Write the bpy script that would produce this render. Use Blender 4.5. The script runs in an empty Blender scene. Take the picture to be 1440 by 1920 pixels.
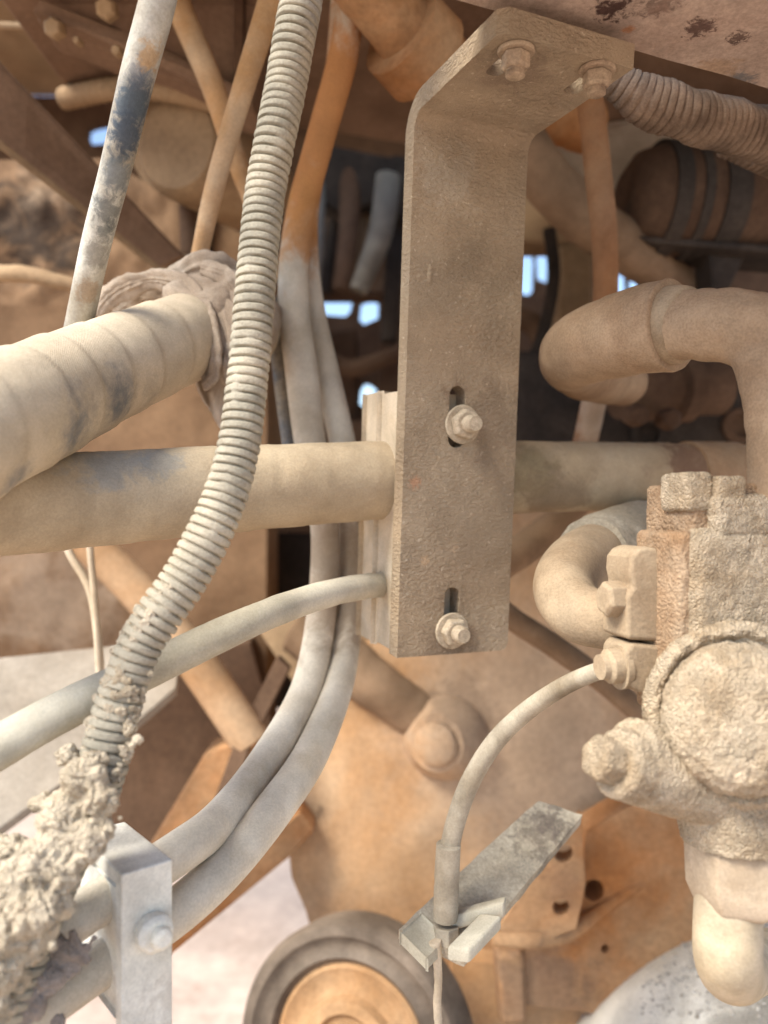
import bpy, bmesh, math, random
from mathutils import Vector, Matrix, noise

random.seed(7)
R = math.radians
scene = bpy.context.scene
C = scene.collection

# ------------------------------------------------------------------ camera
F = 1450.0           # focal length in photograph pixels (photo 1440 x 1920)
CAMZ = 1.2
cam_d = bpy.data.cameras.new('camera')
cam = bpy.data.objects.new('camera', cam_d)
C.objects.link(cam)
cam.location = (0, 0, CAMZ)
cam.rotation_euler = (R(90), 0, 0)
cam_d.sensor_fit = 'VERTICAL'
cam_d.sensor_height = 36.0
cam_d.sensor_width = 27.0
cam_d.lens = 36.0 * F / 1920.0
cam_d.clip_start = 0.02
cam_d.clip_end = 4000
cam_d.dof.use_dof = True
cam_d.dof.focus_distance = 0.55
cam_d.dof.aperture_fstop = 3.4
scene.camera = cam

# ------------------------------------------------------------------ sky, sun, exposure
SUN_EL, SUN_AZ = 49.0, 234.0      # hazy sky: soft light from the open side, azimuth clockwise from +Y
world = bpy.data.worlds.new('World')
scene.world = world
world.use_nodes = True
nt = world.node_tree
bg = nt.nodes['Background']
sky = nt.nodes.new('ShaderNodeTexSky')
sky.sky_type = 'NISHITA'
sky.sun_disc = False
sky.sun_elevation = R(SUN_EL)
sky.sun_rotation = R(SUN_AZ)
sky.dust_density = 1.2
sky.air_density = 1.0
sky.ozone_density = 1.0
nt.links.new(sky.outputs[0], bg.inputs[0])
bg.inputs[1].default_value = 0.075
sun_d = bpy.data.lights.new('sun', 'SUN')
sun_d.energy = 1.5
sun_d.angle = R(24)
sun_d.color = (1.0, 0.945, 0.83)
sun = bpy.data.objects.new('sun', sun_d)
C.objects.link(sun)
sdir = Vector((math.sin(R(SUN_AZ)) * math.cos(R(SUN_EL)), math.cos(R(SUN_AZ)) * math.cos(R(SUN_EL)), math.sin(R(SUN_EL))))
sun.rotation_euler = sdir.to_track_quat('Z', 'Y').to_euler()
sun.location = (3, 3, 6)
scene.view_settings.view_transform = 'Standard'
scene.view_settings.look = 'None'
scene.view_settings.gamma = 1.0
scene.view_settings.exposure = 2.2
scene.render.engine = 'CYCLES'
scene.cycles.use_denoising = True
scene.cycles.max_bounces = 6
scene.cycles.diffuse_bounces = 4
scene.cycles.use_adaptive_sampling = True
scene.cycles.adaptive_threshold = 0.02
scene.cycles.caustics_reflective = False
scene.cycles.caustics_refractive = False


# ------------------------------------------------------------------ helpers
def P(px, py, d):
    """a point seen at photo pixel px, py, standing d metres in front of the camera plane"""
    return Vector(((px - 720.0) / F * d, d, CAMZ + (960.0 - py) / F * d))


def hit(px, py, p0, n):
    """where the line of sight through a pixel meets the plane (p0, n)"""
    o = Vector((0, 0, CAMZ))
    r = P(px, py, 1.0) - o
    return o + r * ((p0 - o).dot(n) / r.dot(n))


def fbm(p, sc, octv=4):
    return noise.fractal(p * sc, 0.9, 2.0, octv)


class Geo:
    """collects verts and faces, in world coordinates"""
    def __init__(self):
        self.v, self.f = [], []

    def add(self, vs, fs):
        o = len(self.v)
        self.v += [Vector(x) for x in vs]
        self.f += [tuple(i + o for i in f) for f in fs]
        return self


def link(name, geo, mat, parent=None, loc=None, smooth=45, bevel=0.0, kind=None):
    base = Vector(parent['_loc']) if parent is not None else loc
    if base is None:
        lo = [min(p[i] for p in geo.v) for i in range(3)]
        hi = [max(p[i] for p in geo.v) for i in range(3)]
        base = Vector(((lo[0] + hi[0]) / 2, (lo[1] + hi[1]) / 2, lo[2]))
    me = bpy.data.meshes.new(name)
    me.from_pydata([tuple(p - base) for p in geo.v], [], geo.f)
    bm = bmesh.new()
    bm.from_mesh(me)
    bmesh.ops.recalc_face_normals(bm, faces=bm.faces)
    bm.to_mesh(me)
    bm.free()
    me.validate()
    if smooth:
        me.shade_smooth()
        me.set_sharp_from_angle(angle=R(smooth))
    me.materials.append(mat)
    o = bpy.data.objects.new(name, me)
    C.objects.link(o)
    if parent is not None:
        o.parent = parent
        o['_loc'] = tuple(base)
    else:
        o.location = base
        o['_loc'] = tuple(base)
    if bevel:
        b = o.modifiers.new('edge', 'BEVEL')
        b.width = bevel
        b.segments = 2
        b.limit_method = 'ANGLE'
        b.angle_limit = R(35)
        b.harden_normals = True
    if kind:
        o['kind'] = kind
    return o


def tag(o, label, cat, group=None):
    o['label'] = label
    o['category'] = cat
    if group:
        o['group'] = group
    return o


def thing(name, label, cat, loc, group=None):
    o = bpy.data.objects.new(name, None)
    o.empty_display_size = 0.01
    C.objects.link(o)
    o.location = loc
    o['_loc'] = tuple(loc)
    return tag(o, label, cat, group)


def catmull(pts, n=14):
    out = []
    m = len(pts)
    for i in range(m - 1):
        p0, p1, p2, p3 = pts[max(i - 1, 0)], pts[i], pts[i + 1], pts[min(i + 2, m - 1)]
        for k in range(n):
            t = k / n
            out.append(0.5 * ((2 * p1) + (-p0 + p2) * t + (2 * p0 - 5 * p1 + 4 * p2 - p3) * t * t + (-p0 + 3 * p1 - 3 * p2 + p3) * t ** 3))
    out.append(pts[-1].copy())
    return out


def path_px(pts, rad=None):
    """[(px, py, d, width in px)] -> 4-vectors x, y, z, radius"""
    out = []
    for q in pts:
        p = P(q[0], q[1], q[2])
        r = rad if rad else q[3] * q[2] / F / 2
        out.append(Vector((p.x, p.y, p.z, r)))
    return out


def tube(pts, seg=28, step=0.004, prof=None, wob=0.0, wsc=30.0, capr=0.25):
    """a swept round tube; prof(s, theta, r) may change the radius along it"""
    dense = catmull(pts, 24)
    L = [0.0]
    for a, b in zip(dense, dense[1:]):
        L.append(L[-1] + (b.xyz - a.xyz).length)
    tot = L[-1]
    n = max(3, int(tot / step))
    ring = []
    j = 0
    for k in range(n + 1):
        s = tot * k / n
        while j < len(L) - 2 and L[j + 1] < s:
            j += 1
        t = (s - L[j]) / max(L[j + 1] - L[j], 1e-9)
        ring.append((s, dense[j].lerp(dense[j + 1], min(max(t, 0), 1))))
    g = Geo()
    up = Vector((0, 0, 1))
    nrm = None
    vs, fs = [], []
    for k in range(n + 1):
        a = ring[max(k - 1, 0)][1].xyz
        b = ring[min(k + 1, n)][1].xyz
        t = (b - a).normalized()
        if nrm is None:
            h = Vector((0, -1, 0.05)) if abs(t.y) < 0.9 else Vector((1, 0, 0))
            nrm = (h - t * h.dot(t)).normalized()
        else:
            nrm = (nrm - t * nrm.dot(t)).normalized()
        bn = t.cross(nrm)
        s, q = ring[k]
        for i in range(seg):
            th = 2 * math.pi * i / seg
            r = q.w
            if prof:
                r = prof(s, th, r)
            dv = nrm * math.cos(th) + bn * math.sin(th)
            p = q.xyz + dv * r
            if wob:
                p = p + dv * wob * fbm(p, wsc, 3)
            vs.append(p)
    for k in range(n):
        for i in range(seg):
            i2 = (i + 1) % seg
            fs.append((k * seg + i, k * seg + i2, (k + 1) * seg + i2, (k + 1) * seg + i))
    # rounded end caps
    for e, k in ((0, 0), (1, n)):
        c = ring[k][1].xyz
        c2 = ring[1][1].xyz if e == 0 else ring[n - 1][1].xyz
        out = (c - c2).normalized()
        base = k * seg
        prev = [base + i for i in range(seg)]
        r0 = ring[k][1].w
        for fr, hh in ((0.88, 0.7 * capr), (0.6, capr)):
            cur = []
            for i in range(seg):
                p = vs[base + i]
                vs.append(c + (p - c) * fr + out * r0 * hh * 0.5)
                cur.append(len(vs) - 1)
            for i in range(seg):
                fs.append((prev[i], prev[(i + 1) % seg], cur[(i + 1) % seg], cur[i]))
            prev = cur
        fs.append(tuple(prev))
    g.add(vs, fs)
    g.length = tot
    return g


def axes_from(axis):
    a = Vector(axis).normalized()
    h = Vector((0, 0, 1)) if abs(a.z) < 0.9 else Vector((1, 0, 0))
    x = (h - a * h.dot(a)).normalized()
    return a, x, a.cross(x)


def lathe(prof, org, axis, seg=32, rough=0.0, rsc=120.0, rot=0.0, fine=None, ring=False):
    """prof [(height along axis, radius)] turned about axis; ends closed"""
    a, x, y = axes_from(axis)
    if fine:                                   # resample the profile so that it can carry relief
        q = []
        for (h0, r0), (h1, r1) in zip(prof, prof[1:]):
            k = max(1, int(math.hypot(h1 - h0, r1 - r0) / fine))
            q += [(h0 + (h1 - h0) * i / k, r0 + (r1 - r0) * i / k) for i in range(k)]
        prof = q + [prof[-1]]
    vs, fs = [], []
    for h, r in prof:
        for i in range(seg):
            th = 2 * math.pi * i / seg + rot
            vs.append(org + a * h + (x * math.cos(th) + y * math.sin(th)) * max(r, 1e-5))
    for k in range(len(prof) - 1):
        for i in range(seg):
            i2 = (i + 1) % seg
            fs.append((k * seg + i, k * seg + i2, (k + 1) * seg + i2, (k + 1) * seg + i))
    if ring:
        b = (len(prof) - 1) * seg
        fs += [(b + i, b + (i + 1) % seg, (i + 1) % seg, i) for i in range(seg)]
    else:
        fs.append(tuple(range(seg)))
        fs.append(tuple((len(prof) - 1) * seg + i for i in range(seg)))
    g = Geo().add(vs, fs)
    if rough:
        crust(g, rough, rsc)
    return g


def crust(g, amp, sc=120.0, fine=True):
    """push verts out along their normals with lumpy noise"""
    bm = bmesh.new()
    vv = [bm.verts.new(p) for p in g.v]
    for f in g.f:
        try:
            bm.faces.new([vv[i] for i in f])
        except ValueError:
            pass
    bmesh.ops.recalc_face_normals(bm, faces=bm.faces)
    bm.normal_update()
    for k, v in enumerate(bm.verts):
        p = v.co
        d = amp * (.5 * fbm(p, sc * 1.5, 3) + .35 * noise.noise(p * sc * .35))
        if fine:
            d += amp * .7 * (0.5 - min(noise.voronoi(p * sc * 3.1)[0][0] * 1.3, 1.0)) * (.55 + .9 * max(-.4, noise.noise(p * sc * .5)))
        g.v[k] = p + v.normal * d
    bm.free()
    return g


def box(org, ux, uy, uz, bevel=0.0, seg=2):
    """box from a corner and three edge vectors"""
    bm = bmesh.new()
    bmesh.ops.create_cube(bm, size=1.0)
    M = Matrix((ux, uy, uz)).transposed()
    for v in bm.verts:
        v.co = org + M @ (v.co + Vector((0.5, 0.5, 0.5)))
    if bevel:
        bmesh.ops.bevel(bm, geom=list(bm.edges), offset=bevel, segments=seg, profile=0.5, affect='EDGES')
    bm.verts.index_update()
    g = Geo().add([v.co.copy() for v in bm.verts], [tuple(v.index for v in f.verts) for f in bm.faces])
    bm.free()
    return g


def dice(g, size):
    """cut a mesh finer so that it can carry relief"""
    bm = bmesh.new()
    vv = [bm.verts.new(p) for p in g.v]
    for f in g.f:
        bm.faces.new([vv[i] for i in f])
    bmesh.ops.triangulate(bm, faces=bm.faces)
    for _ in range(9):
        long = [e for e in bm.edges if e.calc_length() > size * 1.5]
        if not long or len(bm.verts) > 80000:
            break
        bmesh.ops.subdivide_edges(bm, edges=long, cuts=1)
        bmesh.ops.triangulate(bm, faces=[f for f in bm.faces if len(f.verts) > 3])
    bm.verts.index_update()
    g2 = Geo().add([v.co.copy() for v in bm.verts], [tuple(v.index for v in f.verts) for f in bm.faces])
    bm.free()
    return g2


def holed(outer, holes, f3, thick, maxlen=None):
    """flat piece with outline outer and holes (2-D loops); f3(a, b, w) maps to 3-D, w from 0 to thick"""
    bm = bmesh.new()
    edges = []
    for lp in [outer] + holes:
        vv = [bm.verts.new((a, b, 0)) for a, b in lp]
        edges += [bm.edges.new((vv[i], vv[(i + 1) % len(vv)])) for i in range(len(vv))]
    bmesh.ops.triangle_fill(bm, edges=edges, use_beauty=True)
    if maxlen:
        for _ in range(6):
            long = [e for e in bm.edges if e.calc_length() > maxlen]
            if not long:
                break
            bmesh.ops.subdivide_edges(bm, edges=long, cuts=1)
            bmesh.ops.triangulate(bm, faces=[f for f in bm.faces if len(f.verts) > 3])
    bm.verts.index_update()
    n = len(bm.verts)
    vs = [f3(v.co.x, v.co.y, 0.0) for v in bm.verts] + [f3(v.co.x, v.co.y, thick) for v in bm.verts]
    fs = []
    for f in bm.faces:
        ix = [v.index for v in f.verts]
        fs.append(tuple(ix))
        fs.append(tuple(i + n for i in reversed(ix)))
    for e in bm.edges:
        if len(e.link_faces) == 1:
            a, b = e.verts[0].index, e.verts[1].index
            fs.append((a, b, b + n, a + n))
    bm.free()
    return Geo().add(vs, fs)


def slot_loop(cx, cy, w, h, n=10):
    """rounded slot, w wide and h long along b"""
    r = w / 2
    out = []
    for k in range(n + 1):
        t = math.pi * k / n
        out.append((cx + r * math.cos(t), cy + (h / 2 - r) + r * math.sin(t)))
    for k in range(n + 1):
        t = math.pi + math.pi * k / n
        out.append((cx + r * math.cos(t), cy - (h / 2 - r) + r * math.sin(t)))
    return out


def ring_loop(cx, cy, r, n=20):
    return [(cx + r * math.cos(2 * math.pi * k / n), cy + r * math.sin(2 * math.pi * k / n)) for k in range(n)]


def slab(corners, thick, back=None):
    """a solid sheet: corners are 3-D points, pushed back along `back` by thick"""
    n = len(corners)
    if back is None:
        back = Vector((0, 1, 0))
    b = Vector(back).normalized() * thick
    vs = list(corners) + [c + b for c in corners]
    fs = [tuple(range(n)), tuple(range(2 * n - 1, n - 1, -1))]
    fs += [(i, (i + 1) % n, (i + 1) % n + n, i + n) for i in range(n)]
    return Geo().add(vs, fs)


def slab_px(poly, thick, back=None):
    return slab([P(*q) for q in poly], thick, back)


# ------------------------------------------------------------------ materials
def dusty(name, base, dust, amount=0.5, psc=9.0, bump=0.35, bsc=160.0, rough=0.9, spots=(), speck=None, grain=0.25, peel=None, spec=0.15,
          soft=0.22, weave=None, grains=None):
    """paint or rubber under a coat of dust. Colours are linear. spots: (world point, radius, colour, strength)"""
    def sat(c, k=1.12):
        l = 0.3 * c[0] + 0.59 * c[1] + 0.11 * c[2]
        return tuple(max(0.004, l + (x - l) * k) for x in c)
    base, dust = sat(base), sat(dust)
    m = bpy.data.materials.new(name)
    m.use_nodes = True
    t = m.node_tree
    N, Lk = t.nodes, t.links
    bs = N['Principled BSDF']
    geo = N.new('ShaderNodeNewGeometry')
    pos = geo.outputs['Position']

    def nz(sc, det=5.0, ro=0.6, vec=None, dist=0.0):
        x = N.new('ShaderNodeTexNoise')
        x.inputs['Scale'].default_value = sc
        x.inputs['Detail'].default_value = det
        x.inputs['Roughness'].default_value = ro
        x.inputs['Distortion'].default_value = dist
        Lk.new(vec if vec is not None else pos, x.inputs['Vector'])
        return x.outputs['Fac']

    def mr(v, a, b, c=0.0, d=1.0):
        x = N.new('ShaderNodeMapRange')
        x.interpolation_type = 'SMOOTHSTEP'
        Lk.new(v, x.inputs['Value'])
        for i, q in zip(('From Min', 'From Max', 'To Min', 'To Max'), (a, b, c, d)):
            x.inputs[i].default_value = q
        return x.outputs['Result']

    def math_(op, a, b):
        x = N.new('ShaderNodeMath')
        x.operation = op
        for i, q in enumerate((a, b)):
            if isinstance(q, (int, float)):
                x.inputs[i].default_value = q
            else:
                Lk.new(q, x.inputs[i])
        return x.outputs[0]

    def mix(fac, a, b, mode='MIX'):
        x = N.new('ShaderNodeMix')
        x.data_type = 'RGBA'
        x.blend_type = mode
        if isinstance(fac, (int, float)):
            x.inputs['Factor'].default_value = fac
        else:
            Lk.new(fac, x.inputs['Factor'])
        for i, q in ((6, a), (7, b)):
            if isinstance(q, tuple):
                x.inputs[i].default_value = (*q, 1)
            else:
                Lk.new(q, x.inputs[i])
        return x.outputs[2]

    n1 = nz(psc, 6, 0.62, dist=0.4)
    c0 = 0.5 + (0.5 - amount) * 0.55
    col = mix(mr(n1, c0 - soft, c0 + soft), base, dust)
    for p, r, cc, st, *na in spots:
        na = na[0] if na else 2.2
        vd = N.new('ShaderNodeVectorMath')
        vd.operation = 'DISTANCE'
        Lk.new(pos, vd.inputs[0])
        vd.inputs[1].default_value = tuple(p)
        nn = nz(0.35 / r * 6, 6, 0.7, dist=0.6)
        dd = math_('ADD', math_('DIVIDE', vd.outputs['Value'], r), math_('MULTIPLY', math_('SUBTRACT', nn, 0.5), na))
        col = mix(math_('MULTIPLY', mr(dd, 0.45, 1.1, 1.0, 0.0), st), col, cc)
    if speck:
        sc, cc, st = speck
        s1 = nz(sc, 2, 0.5)
        col = mix(math_('MULTIPLY', mr(s1, 0.66, 0.72), st), col, cc)
    # slow drift of tone and fine grain
    n2 = nz(bsc * 2.2, 3, 0.7)
    v = math_('MULTIPLY', mr(n2, 0.25, 0.75, 1 - grain, 1 + grain), mr(nz(psc * 2.7, 4, 0.6), 0.3, 0.7, 0.86, 1.12))
    cmb = N.new('ShaderNodeCombineColor')
    for i in range(3):
        Lk.new(v, cmb.inputs[i])
    col = mix(1.0, col, cmb.outputs[0], 'MULTIPLY')
    Lk.new(col, bs.inputs['Base Color'])
    bs.inputs['Roughness'].default_value = rough
    bs.inputs['Specular IOR Level'].default_value = spec
    # relief
    h = math_('ADD', math_('MULTIPLY', nz(bsc, 5, 0.65), 1.0), math_('MULTIPLY', nz(bsc * 5, 3, 0.6), 0.45))
    if peel:
        mp = N.new('ShaderNodeMapping')
        mp.inputs['Scale'].default_value = peel[1]
        mp.inputs['Rotation'].default_value = (0, R(-12), 0)
        Lk.new(pos, mp.inputs['Vector'])
        pn = mr(nz(peel[0], 3, 0.55, vec=mp.outputs[0], dist=0.5), 0.35, 0.7)
        patch = mr(nz(14, 3, 0.5), 0.36, 0.62, 0.25, 1.0)
        h = math_('ADD', h, math_('MULTIPLY', math_('MULTIPLY', pn, patch), peel[2]))
    if weave:
        wv = N.new('ShaderNodeTexWave')
        wv.wave_type = 'BANDS'
        wv.inputs['Scale'].default_value = weave
        wv.inputs['Distortion'].default_value = 0.6
        mp = N.new('ShaderNodeMapping')
        mp.inputs['Rotation'].default_value = (0, R(28), 0)
        Lk.new(pos, mp.inputs['Vector'])
        Lk.new(mp.outputs[0], wv.inputs['Vector'])
        h = math_('ADD', h, math_('MULTIPLY', wv.outputs['Fac'], 0.16))
    if grains:
        vo = N.new('ShaderNodeTexVoronoi')
        vo.feature = 'SMOOTH_F1'
        vo.inputs['Scale'].default_value = grains[0]
        vo.inputs['Smoothness'].default_value = 0.3
        vo.inputs['Randomness'].default_value = 1.0
        Lk.new(pos, vo.inputs['Vector'])
        gm = mr(nz(grains[0] * .12, 3, 0.6), 0.3, 0.6, 0.55, 1.0)
        h = math_('SUBTRACT', h, math_('MULTIPLY', math_('MULTIPLY', vo.outputs['Distance'], gm), grains[1]))
    b = N.new('ShaderNodeBump')
    b.inputs['Strength'].default_value = bump
    b.inputs['Distance'].default_value = 0.0016
    Lk.new(h, b.inputs['Height'])
    Lk.new(b.outputs[0], bs.inputs['Normal'])
    return m


TAN = (0.42, 0.315, 0.215)
PALE = (0.60, 0.54, 0.455)
WHITE = (0.66, 0.65, 0.60)
BROWN = (0.25, 0.175, 0.125)
MAUVE = (0.235, 0.165, 0.135)
ORANGE = (0.46, 0.185, 0.055)
ORDUST = (0.44, 0.25, 0.125)
DARK = (0.035, 0.03, 0.028)
BLUE = (0.085, 0.11, 0.135)

M = {}
M['bracket'] = dusty('bracket_paint', (0.30, 0.23, 0.16), (0.395, 0.32, 0.235), 0.5, 7, 0.6, 520, peel=(230, (1.0, 1.0, 1.8), 2.2),
                     speck=(300, (0.52, 0.42, 0.31), 0.7), grain=0.14, spots=[(P(850, 1215, .64), .03, (0.15, .10, .065), .6), (P(960, 110, .53), .03, (0.2, .14, .10), .5), (P(862, 735, .62), .016, (.17, .11, .07), .55, 2.6), (P(845, 1120, .63), .014, (.17, .11, .07), .5, 2.6),
                     (P(778, 905, .62), .006, (.5, .27, .16), .7, 3.2), (P(855, 1030, .635), .005, (.52, .36, .22), .7, 3.2), (P(795, 1050, .63), .005, (.52, .36, .22), .7, 3.2), (P(900, 480, .62), .03, (.22, .165, .11), .4, 3.0), (P(930, 800, .64), .04, (.2, .145, .10), .5, 3.0), (P(850, 330, .61), .03, (.42, .36, .28), .4, 3.0)])
def PD(px, py):
    return hit(px, py, Vector((0, 0, CAMZ + 0.3275)), Vector((0, 0, 1)))
M['deck'] = dusty('deck_paint', (0.33, 0.24, 0.19), (0.45, 0.355, 0.29), 0.5, 9, 0.8, 140, grain=0.18, speck=(48, (0.30, 0.18, 0.13), .2),
                  spots=[(PD(1150, 15), .013, (0.06, 0.03, 0.025), .95, 4.2), (PD(1310, 55), .011, (0.09, 0.05, 0.04), .9, 4.4), (PD(1385, 72), .008, (0.08, 0.045, 0.035), .85, 4.2),
                         (PD(1380, 155), .015, (0.14, 0.145, 0.15), .8, 3.0), (PD(1340, 135), .02, (0.36, 0.24, 0.15), .7, 3.0), (PD(1178, 55), .005, (0.45, 0.2, 0.09), .8), (PD(1240, 8), .014, (0.14, .09, .07), .7, 4.4)])
M['conduit'] = dusty('conduit_plastic', (0.22, 0.205, 0.165), (0.42, 0.375, 0.295), 0.55, 12, 0.5, 300, grain=0.16, speck=(260, (0.17, 0.13, 0.09), 0.4), rough=0.75)
M['conduit_dark'] = dusty('old_conduit', (0.11, 0.08, 0.06), (0.235, 0.175, 0.13), 0.55, 22, 0.6, 260, grain=0.2)
M['hose_wrap'] = dusty('hose_wrap', (0.41, 0.335, 0.24), (0.52, 0.44, 0.335), 0.55, 8, 0.35, 300, grain=0.1, weave=420,
                       spots=[(P(90, 785, .493), .030, BLUE, .75, 1.0), (P(125, 765, .51), .020, BLUE, .75, .9), (P(190, 735, .545), .026, BLUE, .8, .9), (P(245, 715, .585), .022, BLUE, .6, 1.0), (P(5, 880, .45), .018, BLUE, .6, 1.0)])
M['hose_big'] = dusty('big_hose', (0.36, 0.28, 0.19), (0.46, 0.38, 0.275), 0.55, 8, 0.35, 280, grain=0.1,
                      spots=[(P(200, 850, .53), .03, (0.25, 0.26, 0.25), .6), (P(300, 855, .55), .02, (0.25, 0.26, 0.25), .55), (P(390, 930, .58), .012, (.3, .31, .3), .4), (P(1000, 880, .69), .035, (.24, .19, .10), .6), (P(1340, 900, .77), .07, (.16, .09, .06), .85), (P(1050, 950, .70), .05, (.2, .14, .09), .6)])  # brown spots right of the bracket: dirt, with the bracket's shade painted in
M['hose_pale'] = dusty('pale_hose', (0.38, 0.34, 0.26), (0.53, 0.49, 0.40), 0.55, 11, 0.35, 300, grain=0.1)
M['hose_mid'] = dusty('dusted_hose', (0.42, 0.345, 0.25), (0.68, 0.625, 0.525), 0.6, 7, 0.35, 260, grain=0.1,
                      spots=[(P(600, 250, .8), .16, (0.45, 0.19, 0.06), .95), (P(580, 420, .78), .05, (0.45, 0.21, 0.07), .8), (P(640, 1090, .74), .08, (.30, .22, .15), .7)])  # last spot paints in the shade of the level hose
M['hose_tan'] = dusty('tan_hose', (0.40, 0.225, 0.105), (0.50, 0.37, 0.245), 0.5, 10, 0.3, 200, grain=0.1)
M['hose_orange'] = dusty('orange_hose', (0.22, 0.105, 0.052), (0.30, 0.18, 0.105), 0.5, 9, 0.3, 200, grain=0.1, spots=[(P(1105, 790, .86), .05, (.42, .34, .26), .8)])
M['pipe_worn'] = dusty('worn_paint', (0.30, 0.26, 0.20), (0.55, 0.53, 0.47), 0.5, 16, 0.4, 200, rough=0.55, grain=0.12, spec=.3,
                       spots=[(P(252, 195, .52), .022, (0.06, 0.08, 0.10), .95, 2.0), (P(238, 255, .528), .018, (0.05, 0.065, 0.085), .95, 2.2), (P(268, 140, .513), .012, (.1, .11, .13), .6), (P(222, 330, .541), .016, (0.12, .14, .15), .75), (P(205, 400, .553), .016, (0.11, .115, .11), .8), (P(208, 440, .562), .012, (.07, .08, .08), .7),
                              (P(292, 110, .508), .014, (0.42, 0.26, 0.12), .8), (P(185, 480, .57), .014, (.2, .18, .15), .7), (P(165, 550, .585), .012, (.3, .2, .12), .7)])
M['rag'] = dusty('rag_cloth', (0.30, 0.23, 0.17), (0.46, 0.385, 0.31), 0.5, 20, 0.6, 420, grain=0.2, weave=900)
M['clamp'] = dusty('clamp_plastic', (0.46, 0.37, 0.265), (0.57, 0.49, 0.385), 0.5, 15, 0.35, 250, grain=0.1)
M['clamp_white'] = dusty('white_dust', (0.60, 0.57, 0.49), (0.75, 0.725, 0.65), 0.55, 14, 0.35, 260, grain=0.1, spots=[(P(280, 1850, .47), .03, (.44, .39, .32), .6)])
M['steel'] = dusty('zinc_bolt', (0.36, 0.29, 0.21), (0.52, 0.44, 0.335), 0.5, 70, 0.5, 400, rough=0.7, spec=0.3, grain=0.18)
M['bolt_brown'] = dusty('brown_bolt', (0.30, 0.22, 0.16), (0.42, 0.33, 0.24), 0.5, 60, 0.6, 300, grain=0.2)
M['mud'] = dusty('dried_mud', (0.42, 0.345, 0.25), (0.60, 0.52, 0.405), 0.55, 30, 0.9, 480, grain=0.22, rough=1.0, grains=(700, 1.6), speck=(130, (.27, .2, .14), .4))
M['elbow'] = dusty('elbow_rubber', (0.25, 0.165, 0.105), (0.37, 0.275, 0.19), 0.55, 12, 0.6, 260, grain=0.16)
M['elbow_pale'] = dusty('elbow_pale', (0.26, 0.185, 0.12), (0.37, 0.295, 0.21), 0.55, 11, 0.5, 240, grain=0.14)
M['crust'] = dusty('dust_crust', (0.37, 0.275, 0.18), (0.61, 0.51, 0.385), 0.58, 30, 0.9, 420, grain=0.22, rough=1.0, grains=(850, 2.4), speck=(150, (.28, .19, .115), .3))
M['crust_brown'] = dusty('crust_brown', (0.275, 0.175, 0.105), (0.41, 0.315, 0.225), 0.5, 24, 0.8, 340, grain=0.22, rough=1.0, grains=(520, 1.4))
M['nut'] = dusty('nut_dust', (0.37, 0.285, 0.20), (0.50, 0.41, 0.31), 0.5, 20, 0.4, 260, grain=0.12)
M['stub'] = dusty('stub_hose', (0.42, 0.34, 0.235), (0.52, 0.44, 0.33), 0.5, 20, 0.35, 280, grain=0.1)
M['drum_white'] = dusty('drum_dust', (0.62, 0.585, 0.51), (0.74, 0.71, 0.64), 0.5, 8, 0.9, 320, grain=0.22, speck=(300, (.3, .28, .25), .5),
                        spots=[(P(1320, 1790, .80), .07, (0.31, 0.285, 0.245), .85, 2.2), (P(1430, 1750, .80), .13, (0.24, 0.22, 0.19), .85, 1.8)])
M['orange'] = dusty('orange_casting', (0.35, 0.155, 0.065), (0.38, 0.245, 0.145), 0.52, 7, 0.7, 60, grain=0.14, spots=[(P(1000, 1850, .95), .09, (.2, .13, .085), .7), (P(1060, 1660, .9), .03, (.26, .15, .085), .6)])
M['orange_dust'] = dusty('dusty_casting', (0.36, 0.205, 0.105), (0.425, 0.315, 0.215), 0.5, 3.6, 0.6, 60, grain=0.12,
                         spots=[(P(605, 1520, 1.05), .02, (0.13, .08, .05), .8), (P(980, 1380, 1.03), .20, (.40, .30, .21), .8, 1.2), (P(870, 1330, 1.0), .06, (.24, .165, .11), .7)])
M['brown'] = dusty('brown_frame', (0.145, 0.09, 0.06), (0.225, 0.15, 0.105), 0.5, 5, 0.4, 70, grain=0.12)
M['brown_tan'] = dusty('tan_frame', (0.235, 0.155, 0.095), (0.34, 0.245, 0.155), 0.55, 5, 0.4, 70, grain=0.12)
M['muck'] = dusty('caked_muck', (0.165, 0.10, 0.06), (0.26, 0.17, 0.105), 0.5, 3, 0.3, 60, grain=0.12,
                  spots=[(P(40, 410, 1.1), .11, (0.04, .03, .024), .9), (P(130, 340, 1.1), .05, (0.06, .045, .035), .8, 3.2), (P(90, 300, 1.1), .08, (.38, .27, .175), .6), (P(60, 1130, 1.1), .14, (0.34, .25, .175), .7)])
M['dark'] = dusty('grime_and_shade', (0.028, 0.023, 0.02), (0.07, 0.054, 0.043), 0.4, 7, 0.4, 60, grain=0.2)  # near-black for grimy parts and for the added panels standing in for shade
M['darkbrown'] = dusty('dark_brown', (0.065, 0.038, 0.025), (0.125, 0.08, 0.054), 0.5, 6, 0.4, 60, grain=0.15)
M['grey'] = dusty('grey_dust', (0.26, 0.22, 0.165), (0.42, 0.375, 0.30), 0.55, 14, 0.7, 160, grain=0.2,
                  spots=[(P(1000, 1580, .69), .03, (0.12, .097, .078), .6, 4.4), (P(1040, 1530, .69), .02, (.12, .095, .08), .7, 3.4), (P(930, 1650, .66), .014, (.16, .13, .11), .6, 3.4)])
M['drum_grit'] = dusty('drum_grit', (0.30, 0.27, 0.23), (0.52, 0.49, 0.44), 0.5, 60, 0.7, 300, grain=0.2)
M['dim_hose'] = dusty('dim_hose', (0.15, 0.098, 0.062), (0.26, 0.18, 0.12), 0.5, 9, 0.3, 200, grain=0.1)
M['grey_hose'] = dusty('grey_hose', (0.13, 0.12, 0.105), (0.25, 0.235, 0.205), 0.5, 9, 0.3, 200, grain=0.1)
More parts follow.
